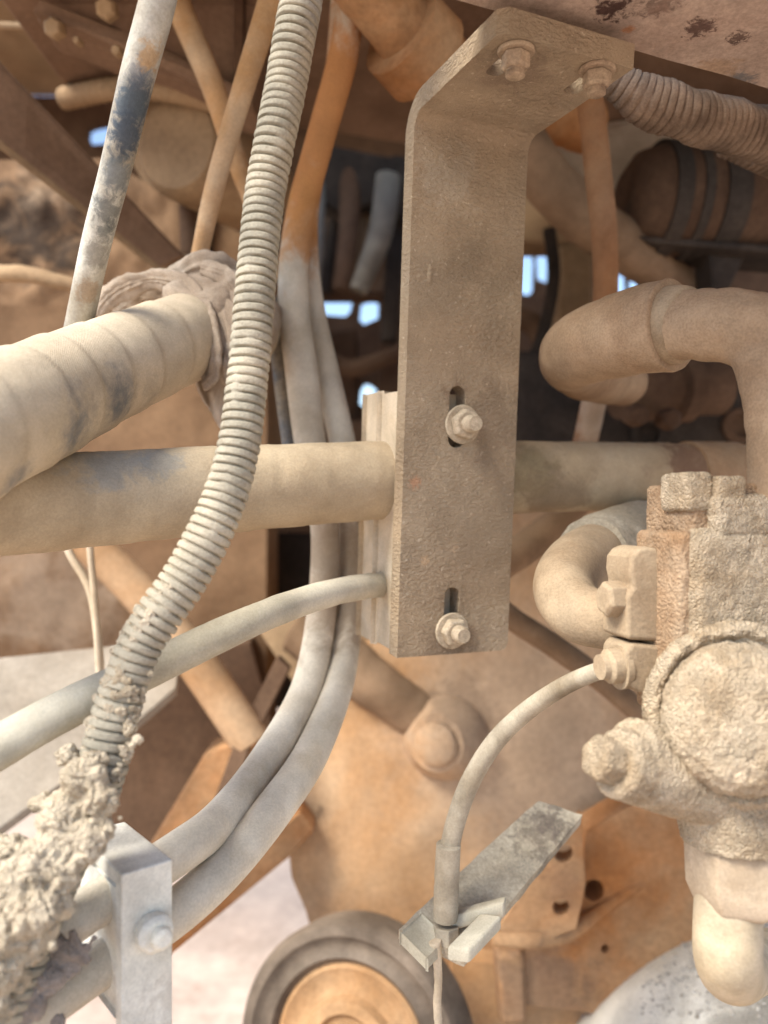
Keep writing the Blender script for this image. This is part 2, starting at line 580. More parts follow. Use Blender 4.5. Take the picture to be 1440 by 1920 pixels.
M['hub_dust'] = dusty('hub_dust', (0.27, 0.155, 0.08), (0.34, 0.225, 0.135), 0.5, 8, 0.5, 80, grain=0.14)
M['pale_plate'] = dusty('pale_plate', (0.25, 0.21, 0.165), (0.38, 0.335, 0.28), 0.5, 6, 0.4, 90, grain=0.1)
M['rubber'] = dusty('belt_rubber', (0.08, 0.062, 0.048), (0.20, 0.16, 0.125), 0.45, 10, 0.3, 120, rough=0.6, grain=0.12)
M['cable'] = dusty('cable_sheath', (0.21, 0.17, 0.12), (0.45, 0.40, 0.32), 0.5, 14, 0.35, 260, grain=0.1, rough=.8)
M['ground'] = dusty('dry_ground', (0.40, 0.30, 0.235), (0.50, 0.40, 0.33), 0.5, 1.6, 0.8, 14, grain=0.14, rough=1.0, speck=(9, (.3, .2, .15), .4))

# ------------------------------------------------------------------ the setting: ground
g = Geo()
S = 1500.0
g.add([(-S, -S, 0), (S, -S, 0), (S, S, 0), (-S, S, 0)], [(0, 1, 2, 3)])
o = link('ground', g, M['ground'], loc=Vector((0, 0, 0)), smooth=0)
o['kind'] = 'structure'


def zc(h):
    return CAMZ + h


# ------------------------------------------------------------------ machine frame overhead and behind
NB = Vector((math.sin(R(22.6)), -math.cos(R(22.6)), 0))     # the way the bracket faces
UB = Vector((math.cos(R(22.6)), math.sin(R(22.6)), 0))      # along its width


def hdeck(pts, z, t):
    return slab([Vector((x, y, z)) for x, y in pts], t, (0, 0, 1))


# the thick plate the bracket hangs from; its far edge runs from px 670,5 to px 1440,210
h0 = 0.3275
e0 = Vector((-0.016, 0.468)) - Vector((UB.x, UB.y)) * 0.06
e1 = Vector((e0.x, e0.y)) + Vector((UB.x, UB.y)) * 0.95
nn = Vector((NB.x, NB.y))
g = hdeck([e0, e1, e1 + nn * 0.62, e0 + nn * 0.62], zc(h0), 0.016)
g = dice(g, 0.02)
for k, p in enumerate(g.v):
    g.v[k] = p + Vector((0, 0, 0.0012 * fbm(p, 22, 3)))
tag(link('mounting_plate', g, M['deck'], smooth=50), 'scuffed mauve-brown steel plate overhead that the bracket bolts to', 'plate')

g = hdeck([(-0.42, 0.45), (1.3, 0.45), (1.3, 1.33), (0.25, 1.25), (-0.42, 1.03)], zc(0.56), 0.03)
tag(link('frame_deck', g, M['brown'], smooth=0, bevel=0.004), 'dark brown underside of the machine deck behind the bracket top', 'deck')
g = hdeck([(-1.3, 1.02), (1.6, 1.02), (1.6, 1.82), (-1.3, 1.82)], zc(0.98), 0.04)
tag(link('upper_deck', g, M['brown_tan'], smooth=0), 'tan underside of the upper deck in the top corner by the brown frame', 'deck')

# far wall of the engine bay, open in a few places to the sky
DW = 1.8
holes_px = [(606, 560, 660, 594), (676, 562, 706, 606), (676, 722, 704, 764), (970, 476, 1003, 552), (1008, 474, 1030, 528),
            (1154, 510, 1176, 550), (1180, 515, 1202, 545), (168, 236, 206, 270), (586, 515, 594, 545)]


def wall_ab(a, b, w):
    p = P(a, b, DW)
    return p + Vector((0, w, 0))


outer = [(-420, 180), (1900, 180), (1900, 1120), (-420, 1120)]
def rounded(x0, y0, x1, y1):
    c = min(x1 - x0, y1 - y0) * 0.25
    q = [(x0 + c, y0), (x1 - c, y0), (x1, y0 + c), (x1, y1 - c), (x1 - c, y1), (x0 + c, y1), (x0, y1 - c), (x0, y0 + c)]
    return [(x + random.uniform(-.5, .5) * c, y + random.uniform(-.5, .5) * c) for x, y in q]
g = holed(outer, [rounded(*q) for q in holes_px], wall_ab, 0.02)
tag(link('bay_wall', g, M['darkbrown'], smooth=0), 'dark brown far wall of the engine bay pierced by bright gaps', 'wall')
g = box(P(1000, 1500, 1.74), Vector((0.95, 0, 0)), Vector((0, 0.03, 0)), Vector((0, 0, 1.0)), 0.004)  # dark box added for the black void; the darkness is in its paint
tag(link('dark_void_box', g, M['dark'], smooth=0), 'added black box for the dark void behind the horizontal hose and elbow', 'engine')  # category 'engine' here holds only the added dark box, no engine part

# ---- upper left: frame, angle beam, muck-covered body, drum, pipes
fr = thing('frame_bracket', 'brown bolted frame box in the upper corner behind the worn pipe', 'frame', P(300, 190, .9))
link('plate', slab_px([(60, -40, .84), (480, -40, .84), (480, 215, .92), (430, 200, .92), (240, 105, .90), (70, 40, .86)], 0.06), M['brown'], fr, bevel=0.003)
link('flange', slab_px([(75, 42, .85), (240, 107, .895), (430, 202, .915), (480, 217, .915), (480, 190, .905), (240, 78, .885), (90, 20, .845)], 0.02, (0, -1, 0)), M['brown'], fr, bevel=0.002)
for (x, y, r) in ((205, 22, 24), (108, 58, 22), (225, 100, 12), (152, 82, 9)):
    link('bolt', lathe([(0, .011 * r / 22), (.012, .011 * r / 22), (.016, .008 * r / 22)], P(x, y, .84), (0, -1, -.3), 6), M['brown_tan'], fr, bevel=0.001)
link('seam_bar', slab_px([(438, -40, .82), (456, -40, .82), (456, 190, .90), (438, 182, .90)], 0.02), M['darkbrown'], fr, bevel=0.002)

bm_ = thing('angle_beam', 'brown angle beam slanting down from the upper edge to the rag', 'beam', P(170, 330, .95))
link('web', slab_px([(-60, 60, .80), (340, 480, 1.0), (300, 500, 1.0), (-60, 215, .80)], 0.012, (0.3, 1, 0.2)), M['brown'], bm_, bevel=0.002)
link('flange', slab_px([(-60, 215, .80), (300, 500, 1.0), (360, 480, 1.04), (330, 470, 1.06), (-60, 190, .86)], 0.010, (0, 0.2, -1)), M['brown_tan'], bm_, bevel=0.002)

gx, gz = 90, 110
vs, fs = [], []
for j in range(gz + 1):
    for i in range(gx + 1):
        x = -260 + 760 * i / gx
        y = 300 + 980 * j / gz
        if x > 200:
            y = y + (x - 200) * 0.55 * (1 - j / gz)
        p = P(x, y, 1.12 + 0.10 * (i / gx))
        p.y += 0.004 * fbm(p, 9, 4) - 0.007 * max(0, fbm(p + Vector((3, 1, 2)), 5, 3)) + (.012 * fbm(p, 14, 4) if y < 560 and x < 320 else 0)
        vs.append(p)
for j in range(gz):
    for i in range(gx):
        k = j * (gx + 1) + i
        fs.append((k, k + 1, k + gx + 2, k + gx + 1))
nfront = len(vs)
vs2 = [p + Vector((0, 0.25, 0)) for p in vs]
edge = [i for i in range(gx + 1)] + [(j + 1) * (gx + 1) + gx for j in range(gz)] + [gz * (gx + 1) + gx - 1 - i for i in range(gx)] + [(gz - 1 - j) * (gx + 1) for j in range(gz - 1)]
g = Geo().add(vs, fs)
ne = len(edge)
g.add([vs2[i] for i in edge], [])
for q in range(ne):
    a, b = edge[q], edge[(q + 1) % ne]
    g.f.append((a, b, nfront + (q + 1) % ne, nfront + q))
tag(link('machine_body', g, M['muck'], smooth=60), 'orange-brown machine body caked with dark muck behind the wrapped hose', 'machine body')

dr = thing('starter_drum', 'tan round drum behind the worn pale pipe', 'drum', P(270, 370, 1.0))
link('shell', lathe([(0, .03), (.0, .055), (.012, .066), (.17, .069), (.2, .06), (.21, .03)], P(330, 268, .98), (0.35, 0.9, 0.1), 40), M['brown_tan'], dr)
link('collar', lathe([(0, .05), (0, .074), (.03, .074), (.03, .05)], P(326, 252, 1.03), (0.35, 0.9, 0.1), 40), M['brown_tan'], dr)
tag(link('ribbed_pipe', tube(path_px([(120, 185, 1.02, 40), (230, 165, .98, 40), (330, 175, .95, 36), (440, 205, .95, 36)]), prof=lambda s, th, r: r * (1 + .05 * math.sin(s * 500))), M['brown_tan']),
    'dusty tan ribbed pipe crossing under the brown frame box', 'pipe')
tag(link('down_pipe', tube(path_px([(352, 150, 1.08, 36), (352, 320, 1.08, 36), (358, 520, 1.06, 36)])), M['darkbrown']), 'dim brown upright pipe between the drum and the crossing hoses', 'pipe')
tag(link('down_pipe', tube(path_px([(388, 190, 1.2, 30), (386, 330, 1.2, 30), (384, 520, 1.2, 30)])), M['dark']), 'black upright pipe just behind the crossed tan hoses', 'pipe')
tag(link('muck_hose', tube(path_px([(-40, 512, .95, 30), (50, 515, .93, 32), (110, 528, .92, 28), (190, 548, .92, 24)]), wob=.0015), M['brown_tan']), 'thin muck-covered hose lying across the body beside the worn pipe', 'hose')
tag(link('frame_pipe', tube(path_px([(-60, 45, 1.0, 14), (70, 52, 1.0, 14), (120, 50, 1.0, 14)])), M['brown_tan']), 'thin tan pipe at the edge under the upper deck', 'pipe')

tag(link('worn_pipe', tube(path_px([(372, -320, .48, 68), (312, -80, .50, 66), (294, 10, .507, 66), (256, 150, .525, 63), (216, 320, .55, 57), (182, 450, .575, 54), (152, 590, .605, 51), (138, 660, .62, 50)]), seg=32), M['pipe_worn'], smooth=60),
    'pale worn pipe with blue-grey scuffs crossing the upper corner', 'pipe')
tag(link('tan_hose', tube(path_px([(318, -60, .80, 50), (335, 10, .80, 48), (398, 160, .80, 44), (440, 290, .81, 38), (480, 400, .82, 32), (520, 520, .83, 30)])), M['hose_tan']),
    'orange-tan hose running down from the worn pipe towards the conduit', 'hose')
tag(link('tan_hose', tube(path_px([(525, -60, .70, 46), (502, 20, .70, 46), (446, 200, .71, 40), (400, 360, .72, 36), (372, 490, .73, 32), (355, 570, .74, 32)])), M['hose_tan']),
    'straight tan hose leaning from the conduit top down to the rag', 'hose')

# ---- upper middle: orange pipe, hanging hoses
op = thing('orange_pipe', 'lumpy orange pipe elbow under the mounting plate beside the bracket', 'pipe', P(760, 150, .78))
link('pipe', tube(path_px([(640, -80, .72, 120), (700, -10, .74, 120), (760, 60, .77, 118), (830, 120, .82, 112), (960, 190, .92, 104), (1100, 230, 1.0, 100)]), wob=.005, wsc=18), M['orange'], op)
link('collar', lathe([(-.02, .03), (-.02, .046), (.02, .048), (.02, .03)], P(775, 85, .78), (0.07, 0.07, -0.03), 32), M['orange'], op)
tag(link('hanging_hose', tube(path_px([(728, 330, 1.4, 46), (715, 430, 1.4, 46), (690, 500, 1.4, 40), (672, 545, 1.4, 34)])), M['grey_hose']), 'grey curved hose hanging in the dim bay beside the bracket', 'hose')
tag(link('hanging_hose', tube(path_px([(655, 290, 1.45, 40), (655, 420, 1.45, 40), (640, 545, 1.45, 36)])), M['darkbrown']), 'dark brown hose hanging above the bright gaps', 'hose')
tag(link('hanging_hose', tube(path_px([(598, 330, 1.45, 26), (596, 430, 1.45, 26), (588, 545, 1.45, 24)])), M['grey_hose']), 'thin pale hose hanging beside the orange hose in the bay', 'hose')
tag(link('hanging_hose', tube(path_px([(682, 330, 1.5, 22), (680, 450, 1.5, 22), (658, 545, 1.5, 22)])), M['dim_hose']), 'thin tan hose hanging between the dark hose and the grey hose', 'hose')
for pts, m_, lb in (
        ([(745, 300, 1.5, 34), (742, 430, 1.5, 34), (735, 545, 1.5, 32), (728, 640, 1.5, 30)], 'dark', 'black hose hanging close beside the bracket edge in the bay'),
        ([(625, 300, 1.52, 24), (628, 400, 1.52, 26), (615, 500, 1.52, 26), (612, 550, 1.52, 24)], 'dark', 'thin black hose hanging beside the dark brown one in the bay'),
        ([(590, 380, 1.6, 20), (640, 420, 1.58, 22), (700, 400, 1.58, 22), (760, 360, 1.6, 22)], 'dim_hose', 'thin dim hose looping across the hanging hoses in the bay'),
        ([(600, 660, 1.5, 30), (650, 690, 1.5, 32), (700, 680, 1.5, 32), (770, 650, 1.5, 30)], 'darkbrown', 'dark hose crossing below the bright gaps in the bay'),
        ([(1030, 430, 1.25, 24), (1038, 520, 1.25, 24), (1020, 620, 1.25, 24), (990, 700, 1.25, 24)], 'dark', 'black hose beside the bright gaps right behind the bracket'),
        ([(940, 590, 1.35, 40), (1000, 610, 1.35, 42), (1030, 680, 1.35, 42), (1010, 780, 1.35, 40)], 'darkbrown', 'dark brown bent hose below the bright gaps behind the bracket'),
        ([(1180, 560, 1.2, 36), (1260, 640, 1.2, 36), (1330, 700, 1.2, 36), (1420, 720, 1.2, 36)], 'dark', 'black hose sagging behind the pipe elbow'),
        ([(1280, 770, 1.25, 30), (1330, 740, 1.25, 30), (1400, 745, 1.25, 30), (1480, 790, 1.25, 30)], 'darkbrown', 'dim brown hose arched over the black shade panel beside the elbow')):
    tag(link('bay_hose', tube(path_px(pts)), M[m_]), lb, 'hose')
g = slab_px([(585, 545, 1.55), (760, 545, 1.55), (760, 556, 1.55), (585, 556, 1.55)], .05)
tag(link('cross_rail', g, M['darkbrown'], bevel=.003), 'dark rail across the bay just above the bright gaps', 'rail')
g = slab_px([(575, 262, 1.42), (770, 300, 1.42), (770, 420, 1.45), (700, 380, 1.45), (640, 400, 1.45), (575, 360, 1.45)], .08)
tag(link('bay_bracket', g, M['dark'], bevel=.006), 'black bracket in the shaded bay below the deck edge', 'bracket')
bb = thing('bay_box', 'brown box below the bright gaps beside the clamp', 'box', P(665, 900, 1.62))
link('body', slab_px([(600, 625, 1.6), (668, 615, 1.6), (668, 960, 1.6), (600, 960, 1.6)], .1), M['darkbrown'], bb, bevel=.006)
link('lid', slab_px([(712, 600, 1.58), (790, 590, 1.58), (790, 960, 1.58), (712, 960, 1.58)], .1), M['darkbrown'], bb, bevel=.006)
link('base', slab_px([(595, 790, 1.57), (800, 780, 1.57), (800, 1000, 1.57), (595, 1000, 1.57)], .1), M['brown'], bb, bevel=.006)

# ---- upper right: panel, pale sheet, drum, hoses
tag(link('pale_sheet', slab_px([(1005, 262, 1.15), (1300, 215, 1.05), (1310, 330, 1.15), (1130, 420, 1.2)], .01, (0, .3, 1)), M['pale_plate'], smooth=0), 'pale dusty sheet lit behind the orange upright hose', 'sheet')
pn = thing('brown_post', 'orange-brown post and lintel round the bright gaps beside the bracket', 'post', P(1080, 800, 1.3))
link('lintel', slab_px([(940, 365, 1.3), (1230, 365, 1.3), (1230, 455, 1.3), (940, 455, 1.3)], .08), M['brown_tan'], pn, bevel=.008)
link('post', slab_px([(1046, 456, 1.302), (1112, 456, 1.302), (1112, 640, 1.302), (1046, 650, 1.302)], .08), M['brown_tan'], pn, bevel=.008)
link('lug', slab_px([(1180, 460, 1.29), (1330, 470, 1.29), (1310, 520, 1.29), (1210, 500, 1.29)], .06), M['brown'], pn, bevel=.006)
tag(link('slanting_tube', tube(path_px([(930, 190, .90, 100), (1000, 300, .92, 98), (1075, 390, .95, 96), (1165, 455, 1.0, 90), (1260, 530, 1.06, 84), (1330, 600, 1.1, 80)]), wob=.003, wsc=16), M['dim_hose']),
    'fat dusty tan tube slanting down behind the bracket and orange hose', 'tube')
tag(link('orange_hose', tube(path_px([(1096, 120, .80, 50), (1108, 200, .81, 50), (1121, 320, .82, 50), (1133, 440, .83, 48), (1135, 560, .84, 46), (1124, 680, .86, 48), (1110, 770, .88, 46), (1085, 880, .92, 46)])), M['hose_orange']),
    'orange upright hose hanging behind the bracket and the pipe elbow', 'hose')
tk = thing('air_tank', 'dark brown banded round tank under the old conduit', 'tank', P(1350, 460, 1.05))
link('shell', lathe([(0, .02), (.0, .035), (.015, .058), (.045, .07), (.35, .07), (.4, .03)], P(1168, 372, 1.0), (1, 0.12, -.03), 44), M['darkbrown'], tk)
for hh, rr, w in ((.04, .0735, .02), (.075, .073, .012), (.105, .074, .03)):
    link('band', lathe([(hh, .06), (hh, rr), (hh + w, rr), (hh + w, .06)], P(1168, 372, 1.0), (1, 0.12, -.03), 44), M['dark'], tk)
link('saddle', slab_px([(1195, 440, .97), (1500, 462, .97), (1500, 478, .97), (1225, 455, .97)], .08), M['dark'], tk, bevel=.004)
link('foot', slab_px([(1330, 470, .99), (1400, 475, .99), (1370, 540, .99), (1335, 545, .99)], .05), M['dark'], tk, bevel=.004)
tag(link('dim_fitting', tube(path_px([(1372, 490, 1.1, 26), (1350, 500, 1.1, 26), (1352, 545, 1.1, 26), (1400, 560, 1.1, 26)])), M['brown_tan']), 'small dim tan bent fitting under the banded tank', 'fitting')

cp = [(1110, 120, .60, 50), (1150, 150, .605, 62), (1205, 185, .61, 84), (1290, 215, .62, 94), (1380, 240, .64, 96), (1470, 262, .66, 96), (1560, 280, .68, 96)]
PITCH2 = 0.0064
def ribs(pitch, depth, duty=0.72):
    def f(s, th, r):
        k = math.floor(s / pitch)
        x = (s / pitch) % 1.0
        jit = noise.noise(Vector((k * 3.7, 1.3, 0)))
        du = duty + .05 * noise.noise(Vector((k * 2.1, 7.7, math.cos(th) * .8)))
        rr_ = r * (1 + .018 * jit + .012 * noise.noise(Vector((k * .9, math.cos(th) * 1.5, math.sin(th) * 1.5))))
        if x < du:
            e = min(x, du - x) / du
            return rr_ * (1 - depth * 0.25 * max(0, 1 - e / 0.18))
        fill_ = max(0, noise.noise(Vector((k * .31, math.cos(th) * 1.2, math.sin(th) * 1.2))) - .15)      # dirt packed in some grooves
        return r * (1 - depth * (1 - min(.75, fill_ * 1.6)))
    return f
tag(link('old_conduit', tube(path_px(cp), 36, PITCH2 / 7, ribs(PITCH2, .09), wob=.0018, wsc=40), M['conduit_dark'], smooth=50),
    'dirty brown corrugated conduit tucked under the mounting plate', 'conduit')
tag(link('old_conduit', tube(path_px([(1360, 262, .72, 60), (1420, 285, .72, 66), (1500, 320, .74, 66)]), 30, .0008, ribs(.0055, .09)), M['conduit_dark'], smooth=50),
    'smaller brown corrugated conduit below the larger one at the edge', 'conduit')

# ---- dim fittings behind the elbow
tag(link('shade_panel', slab_px([(940, 660, 1.12), (1290, 640, 1.12), (1450, 640, 1.12), (1450, 960, 1.12), (940, 960, 1.12)], .05), M['dark'], bevel=.006), 'added black panel standing in for deep shade above the level hose', 'shade panel')  # added panel: shade of the dark pocket put in as black paint
rf = thing('ringed_coupling', 'dim brown ringed coupling behind the pipe elbow', 'coupling', P(1220, 820, .98))
link('body', lathe([(0, .02), (0, .038), (.02, .042), (.05, .042), (.055, .034), (.075, .034), (.08, .045), (.10, .045), (.105, .036), (.15, .036), (.16, .02)], P(1160, 730, 1.0), (1, .25, 0.05), 36), M['darkbrown'], rf)
for q in range(2):
    link('bolt', lathe([(0, .014), (.02, .014), (.024, .01)], P(1185 + 60 * q, 780 + 6 * q, .97), (0.1, -1, -.1), 6), M['darkbrown'], rf)
tag(link('ring_bolt', lathe([(0, .018), (0, .026), (.01, .026), (.012, .016), (.004, .015), (.004, .01)], P(1385, 800, 1.119), (0, -1, 0), 28), M['darkbrown']), 'dim round bolt ring on the black shade panel beside the elbow', 'bolt')
tag(link('ring_bolt', lathe([(0, .018), (0, .024), (.01, .024), (.012, .016), (.004, .015), (.004, .01)], P(1212, 815, 1.119), (0, -1, 0), 28), M['dark']), 'dark round bolt ring below the ringed coupling', 'bolt')

# ------------------------------------------------------------------ lower left background
tag(link('pale_apron', slab_px([(-120, 1245, .95), (260, 1205, 1.0), (340, 1225, 1.0), (330, 1290, .98), (180, 1420, .9), (-120, 1640, .8)], .012, (0, .35, -1)), M['pale_plate'], smooth=0, bevel=.002),
    'pale dusty sloping plate below the machine body', 'plate')
wi = [[(105, 960, .78, 15), (130, 1035, .78, 15), (168, 1105, .78, 15), (183, 1190, .78, 15), (190, 1275, .78, 15)], [(165, 960, .76, 13), (170, 1040, .76, 13), (178, 1130, .76, 13), (186, 1260, .76, 13)]]
tag(link('thin_wire', tube(path_px(wi[0]), 12), M['clamp']), 'thin pale wire bending down below the horizontal hose', 'wire')
tag(link('thin_wire', tube(path_px(wi[1]), 12), M['clamp']), 'straight thin pale wire hanging below the horizontal hose', 'wire')
tag(link('slanting_rod', tube(path_px([(150, 1000, 1.0, 70), (260, 1110, 1.0, 72), (360, 1230, 1.0, 74), (470, 1390, 1.0, 74)])), M['orange_dust']), 'fat tan rod slanting below the horizontal hose', 'rod')
g = slab_px([(280, 1230, 1.18), (470, 1200, 1.18), (530, 1420, 1.18), (440, 1600, 1.18), (200, 1620, 1.15), (200, 1350, 1.15)], .06)
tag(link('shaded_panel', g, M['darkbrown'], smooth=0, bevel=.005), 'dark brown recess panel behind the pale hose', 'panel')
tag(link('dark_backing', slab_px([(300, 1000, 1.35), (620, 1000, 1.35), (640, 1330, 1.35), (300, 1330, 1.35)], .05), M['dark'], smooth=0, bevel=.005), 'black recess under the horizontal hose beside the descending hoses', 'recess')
tag(link('orange_brace', slab_px([(520, 1230, 1.04), (545, 1255, 1.04), (470, 1400, .98), (410, 1560, .94), (380, 1560, .94), (440, 1390, .98)], .02), M['darkbrown'], bevel=.003), 'rusty narrow brace behind the descending hoses', 'brace')
tag(link('orange_block', slab_px([(385, 1410, 1.0), (480, 1375, 1.0), (470, 1480, 1.0), (330, 1640, .95), (270, 1600, .95)], .06), M['orange'], bevel=.006), 'orange steel block behind the descending hoses', 'block')
tag(link('orange_beam', slab_px([(560, 1520, 1.0), (590, 1560, 1.0), (540, 1610, 1.0), (300, 1810, .9), (260, 1790, .9), (300, 1730, .9)], .05), M['orange'], bevel=.006), 'orange beam slanting along the underside of the descending hoses', 'beam')
tag(link('brown_wedge', slab_px([(480, 1180, 1.12), (600, 1130, 1.12), (770, 1190, 1.12), (700, 1330, 1.1), (560, 1300, 1.1)], .06), M['brown_tan'], bevel=.008), 'tan casting wedge showing between the descending hoses', 'casting')

# ------------------------------------------------------------------ orange casting (axle housing) at the bottom
ch = thing('axle_housing', 'big dusty orange axle housing filling the lower middle', 'axle housing', P(900, 1920, 1.1))
out = [(540, 1560), (556, 1420), (610, 1310), (680, 1220), (780, 1150), (880, 1040), (960, 960), (1120, 930), (1330, 940), (1520, 1060), (1560, 1400), (1540, 1700), (1400, 1980), (1000, 2060), (700, 2040), (600, 1800), (575, 1700), (548, 1640)]
def hous(a, b, w):
    return P(a, b, 1.06) + Vector((0, w, 0))
g = holed(out, [], hous, 0.45, 45)
cx, cy = 1020, 1500
for k, p in enumerate(g.v):
    if k < len(g.v) // 2:
        px = 720 + p.x / p.y * F
        py = 960 - (p.z - CAMZ) / p.y * F
        e = math.hypot((px - cx) / 520, (py - cy) / 560)
        g.v[k] = p + Vector((0, 0.05 * e ** 3 * 1.0 - 0.05 + 0.006 * fbm(p, 8, 3) + 0.0000, 0))
link('body', g, M['orange_dust'], ch, smooth=70)
bo = link('boss', lathe([(-.03, .060), (.012, .056), (.03, .050), (.042, .040), (.048, .036)], P(836, 1378, 1.03), (-.35, -1, 0.05), 44), M['orange_dust'], ch)
link('boss_plug', lathe([(.045, .028), (.056, .027), (.060, .022)], P(836, 1378, 1.03), (-.35, -1, 0.05), 32), M['orange_dust'], bo)
link('arm', tube(path_px([(560, 1180, 1.06, 96), (660, 1250, 1.04, 98), (740, 1310, 1.03, 96), (830, 1372, 1.04, 90)]), wob=.003, wsc=20), M['dim_hose'], ch, smooth=60)
# lower casting details
low = [(930, 1750), (1000, 1640), (1090, 1535), (1098, 1660), (1080, 1742), (1000, 1770)]
def lowf(a, b, w):
    return P(a, b, .90) + Vector((0.2 * w, w, 0))
g = holed(low, [ring_loop(1056, 1600, 18), ring_loop(1052, 1702, 16)], lowf, .03)
link('gusset', g, M['orange'], ch, bevel=.002)
fl = [(1100, 1560), (1200, 1500), (1330, 1560), (1360, 1700), (1280, 1860), (1120, 1900), (960, 1880), (930, 1800), (1060, 1760), (1085, 1740)]
def flf(a, b, w):
    return P(a, b, .94) + Vector((0, w, 0))
g = holed(fl, [ring_loop(1112, 1668, 20), ring_loop(1095, 1728, 12), ring_loop(1135, 1780, 8)], flf, .05, 60)
for k, p in enumerate(g.v):
    g.v[k] = p + Vector((0, .004 * fbm(p, 20, 3), 0))
link('lower_flange', g, M['orange'], ch, smooth=60)
link('rib', tube(path_px([(925, 1760, .90, 26), (1000, 1762, .90, 30), (1070, 1748, .92, 28), (1150, 1690, .94, 26), (1230, 1630, .95, 24), (1300, 1570, .96, 20)])), M['orange'], ch)
link('web', slab_px([(930, 1790, .93), (985, 1785, .93), (990, 1920, .93), (940, 1930, .93)], .04), M['orange'], ch, bevel=.008)
link('lower_body', dice(slab_px([(850, 1800, .99), (1180, 1830, .97), (1200, 2020, .95), (840, 2020, .97)], .06), .02), M['orange_dust'], ch, smooth=0)

tag(link('slanting_hose', tube(path_px([(860, 1060, .88, 44), (945, 1148, .88, 44), (1040, 1212, .87, 44), (1140, 1285, .86, 44), (1230, 1365, .85, 46), (1330, 1470, .85, 46)])), M['dim_hose']),
    'dim tan hose slanting across the housing under the cable', 'hose')
tag(link('rising_hose', tube(path_px([(830, 1110, .84, 62), (930, 1062, .84, 64), (1000, 1015, .86, 62), (1060, 965, .88, 56), (1120, 900, .92, 50)])), M['dim_hose']),
    'brown hose rising behind the bracket to the horizontal hose', 'hose')

# pulley with rubber rim
pu = thing('belt_pulley', 'round orange pulley with dark rubber rim at the bottom', 'pulley', P(650, 1990, .95))
pc, pa = P(664, 1965, .90), Vector((-.36, -.90, .22))
link('rim', lathe([(-.03, .092), (-.034, .130), (-.028, .140), (.018, .140), (.026, .134), (.026, .124), (.019, .118), (.017, .108), (.022, .100), (.012, .092)], pc, pa, 80, ring=True), M['rubber'], pu)
pw = link('web', lathe([(-.02, .03), (-.02, .0935), (.013, .0935), (.016, .088), (.010, .076), (.012, .066), (.014, .060), (.024, .055), (.026, .043), (.02, .038), (.02, .02)], pc, pa, 64), M['hub_dust'], pu)
link('hub', lathe([(0, .035), (.034, .034), (.04, .028), (.04, .014), (.03, .012)], pc, pa, 40), M['hub_dust'], pw)

# ------------------------------------------------------------------ big horizontal hose and the wrapped hose
def wrap_prof(pitch, stepd):
    def f(s, th, r):
        x = (s / pitch + th / (2 * math.pi)) % 1.0
        k = stepd * (x if x < 0.93 else 0.93 * (1 - x) / 0.07)
        return r + k
    return f
HC = [(-290, 965, .455), (-120, 955, .49), (0, 948, .51), (150, 938, .545), (420, 918, .60), (709, 901, .665), (901, 896, .708), (1150, 893, .765), (1300, 893, .80), (1460, 893, .84)]
hb = thing('main_hose', 'thick tan cloth-wrapped hose running level through the clamp', 'hose', P(700, 975, .62))
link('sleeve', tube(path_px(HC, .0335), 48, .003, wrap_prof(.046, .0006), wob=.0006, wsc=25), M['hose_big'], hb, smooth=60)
link('end_cuff', tube(path_px([(1285, 893, .797), (1330, 893, .807), (1372, 893, .818)], .0362), 44, .004), M['elbow'], hb, smooth=50)

HB = [(-260, 903, .39, 290), (-110, 835, .435, 262), (0, 785, .475, 238), (100, 738, .53, 212), (200, 695, .585, 186), (300, 652, .645, 166), (375, 625, .70, 152), (430, 612, .74, 142), (465, 622, .77, 134)]
tag(link('wrapped_hose', tube(path_px(HB), 52, .003, wrap_prof(.042, .0016), wob=.0010, wsc=18), M['hose_wrap'], smooth=60),
    'fat tape-wrapped hose with blue scuffs ending in the rag', 'hose')

# ------------------------------------------------------------------ rag round the hose end
rg = thing('rag', 'crumpled dusty rag knotted round the wrapped hose end', 'rag', P(400, 830, .74))
def rag_prof(s, th, r):
    return r * (0.95 + 0.06 * math.sin(3 * th + 50 * s) + 0.05 * math.sin(5 * th - 90 * s + 1.0))
g = tube(path_px([(362, 612, .685, 166), (388, 600, .70, 180), (415, 592, .72, 186), (440, 592, .745, 176), (462, 600, .78, 140)]), 80, .002, rag_prof, wob=.004, wsc=40)
link('wrap', g, M['rag'], rg, smooth=70)
def fold(pts, ph=0.0, flat=.34, wd=1.45):
    """a flat band of cloth with wavy edges"""
    def pf(s, t, r):
        r = r * wd * (1 + .12 * math.sin(60 * s + ph) + .07 * math.sin(150 * s + 2 * ph))
        c_, s_ = math.cos(t) / flat, math.sin(t)
        return r / math.sqrt(c_ * c_ + s_ * s_) * (1 + .10 * math.sin(7 * t + 55 * s + ph))
    gg = tube(path_px(pts), 56, .0016, pf, wob=.0024, wsc=70)
    link('fold', gg, M['rag'], rg, smooth=75)
fold([(184, 590, .725, 20), (198, 564, .715, 26), (235, 538, .70, 28), (290, 524, .69, 30), (345, 542, .68, 34), (385, 592, .664, 36), (402, 650, .655, 38), (400, 700, .656, 32), (382, 718, .664, 18)])
fold([(215, 584, .74, 14), (262, 556, .715, 18), (312, 550, .70, 20), (350, 574, .682, 22), (374, 618, .668, 22), (384, 672, .660, 22), (378, 708, .662, 14)], 1.5, .4)
fold([(318, 540, .705, 30), (350, 515, .695, 44), (395, 506, .69, 54), (435, 525, .70, 56), (470, 575, .72, 44)], .7, .45)
fold([(340, 528, .688, 20), (385, 545, .675, 34), (415, 585, .666, 40), (428, 635, .66, 40), (424, 690, .66, 36), (430, 722, .668, 20)], 2.2)
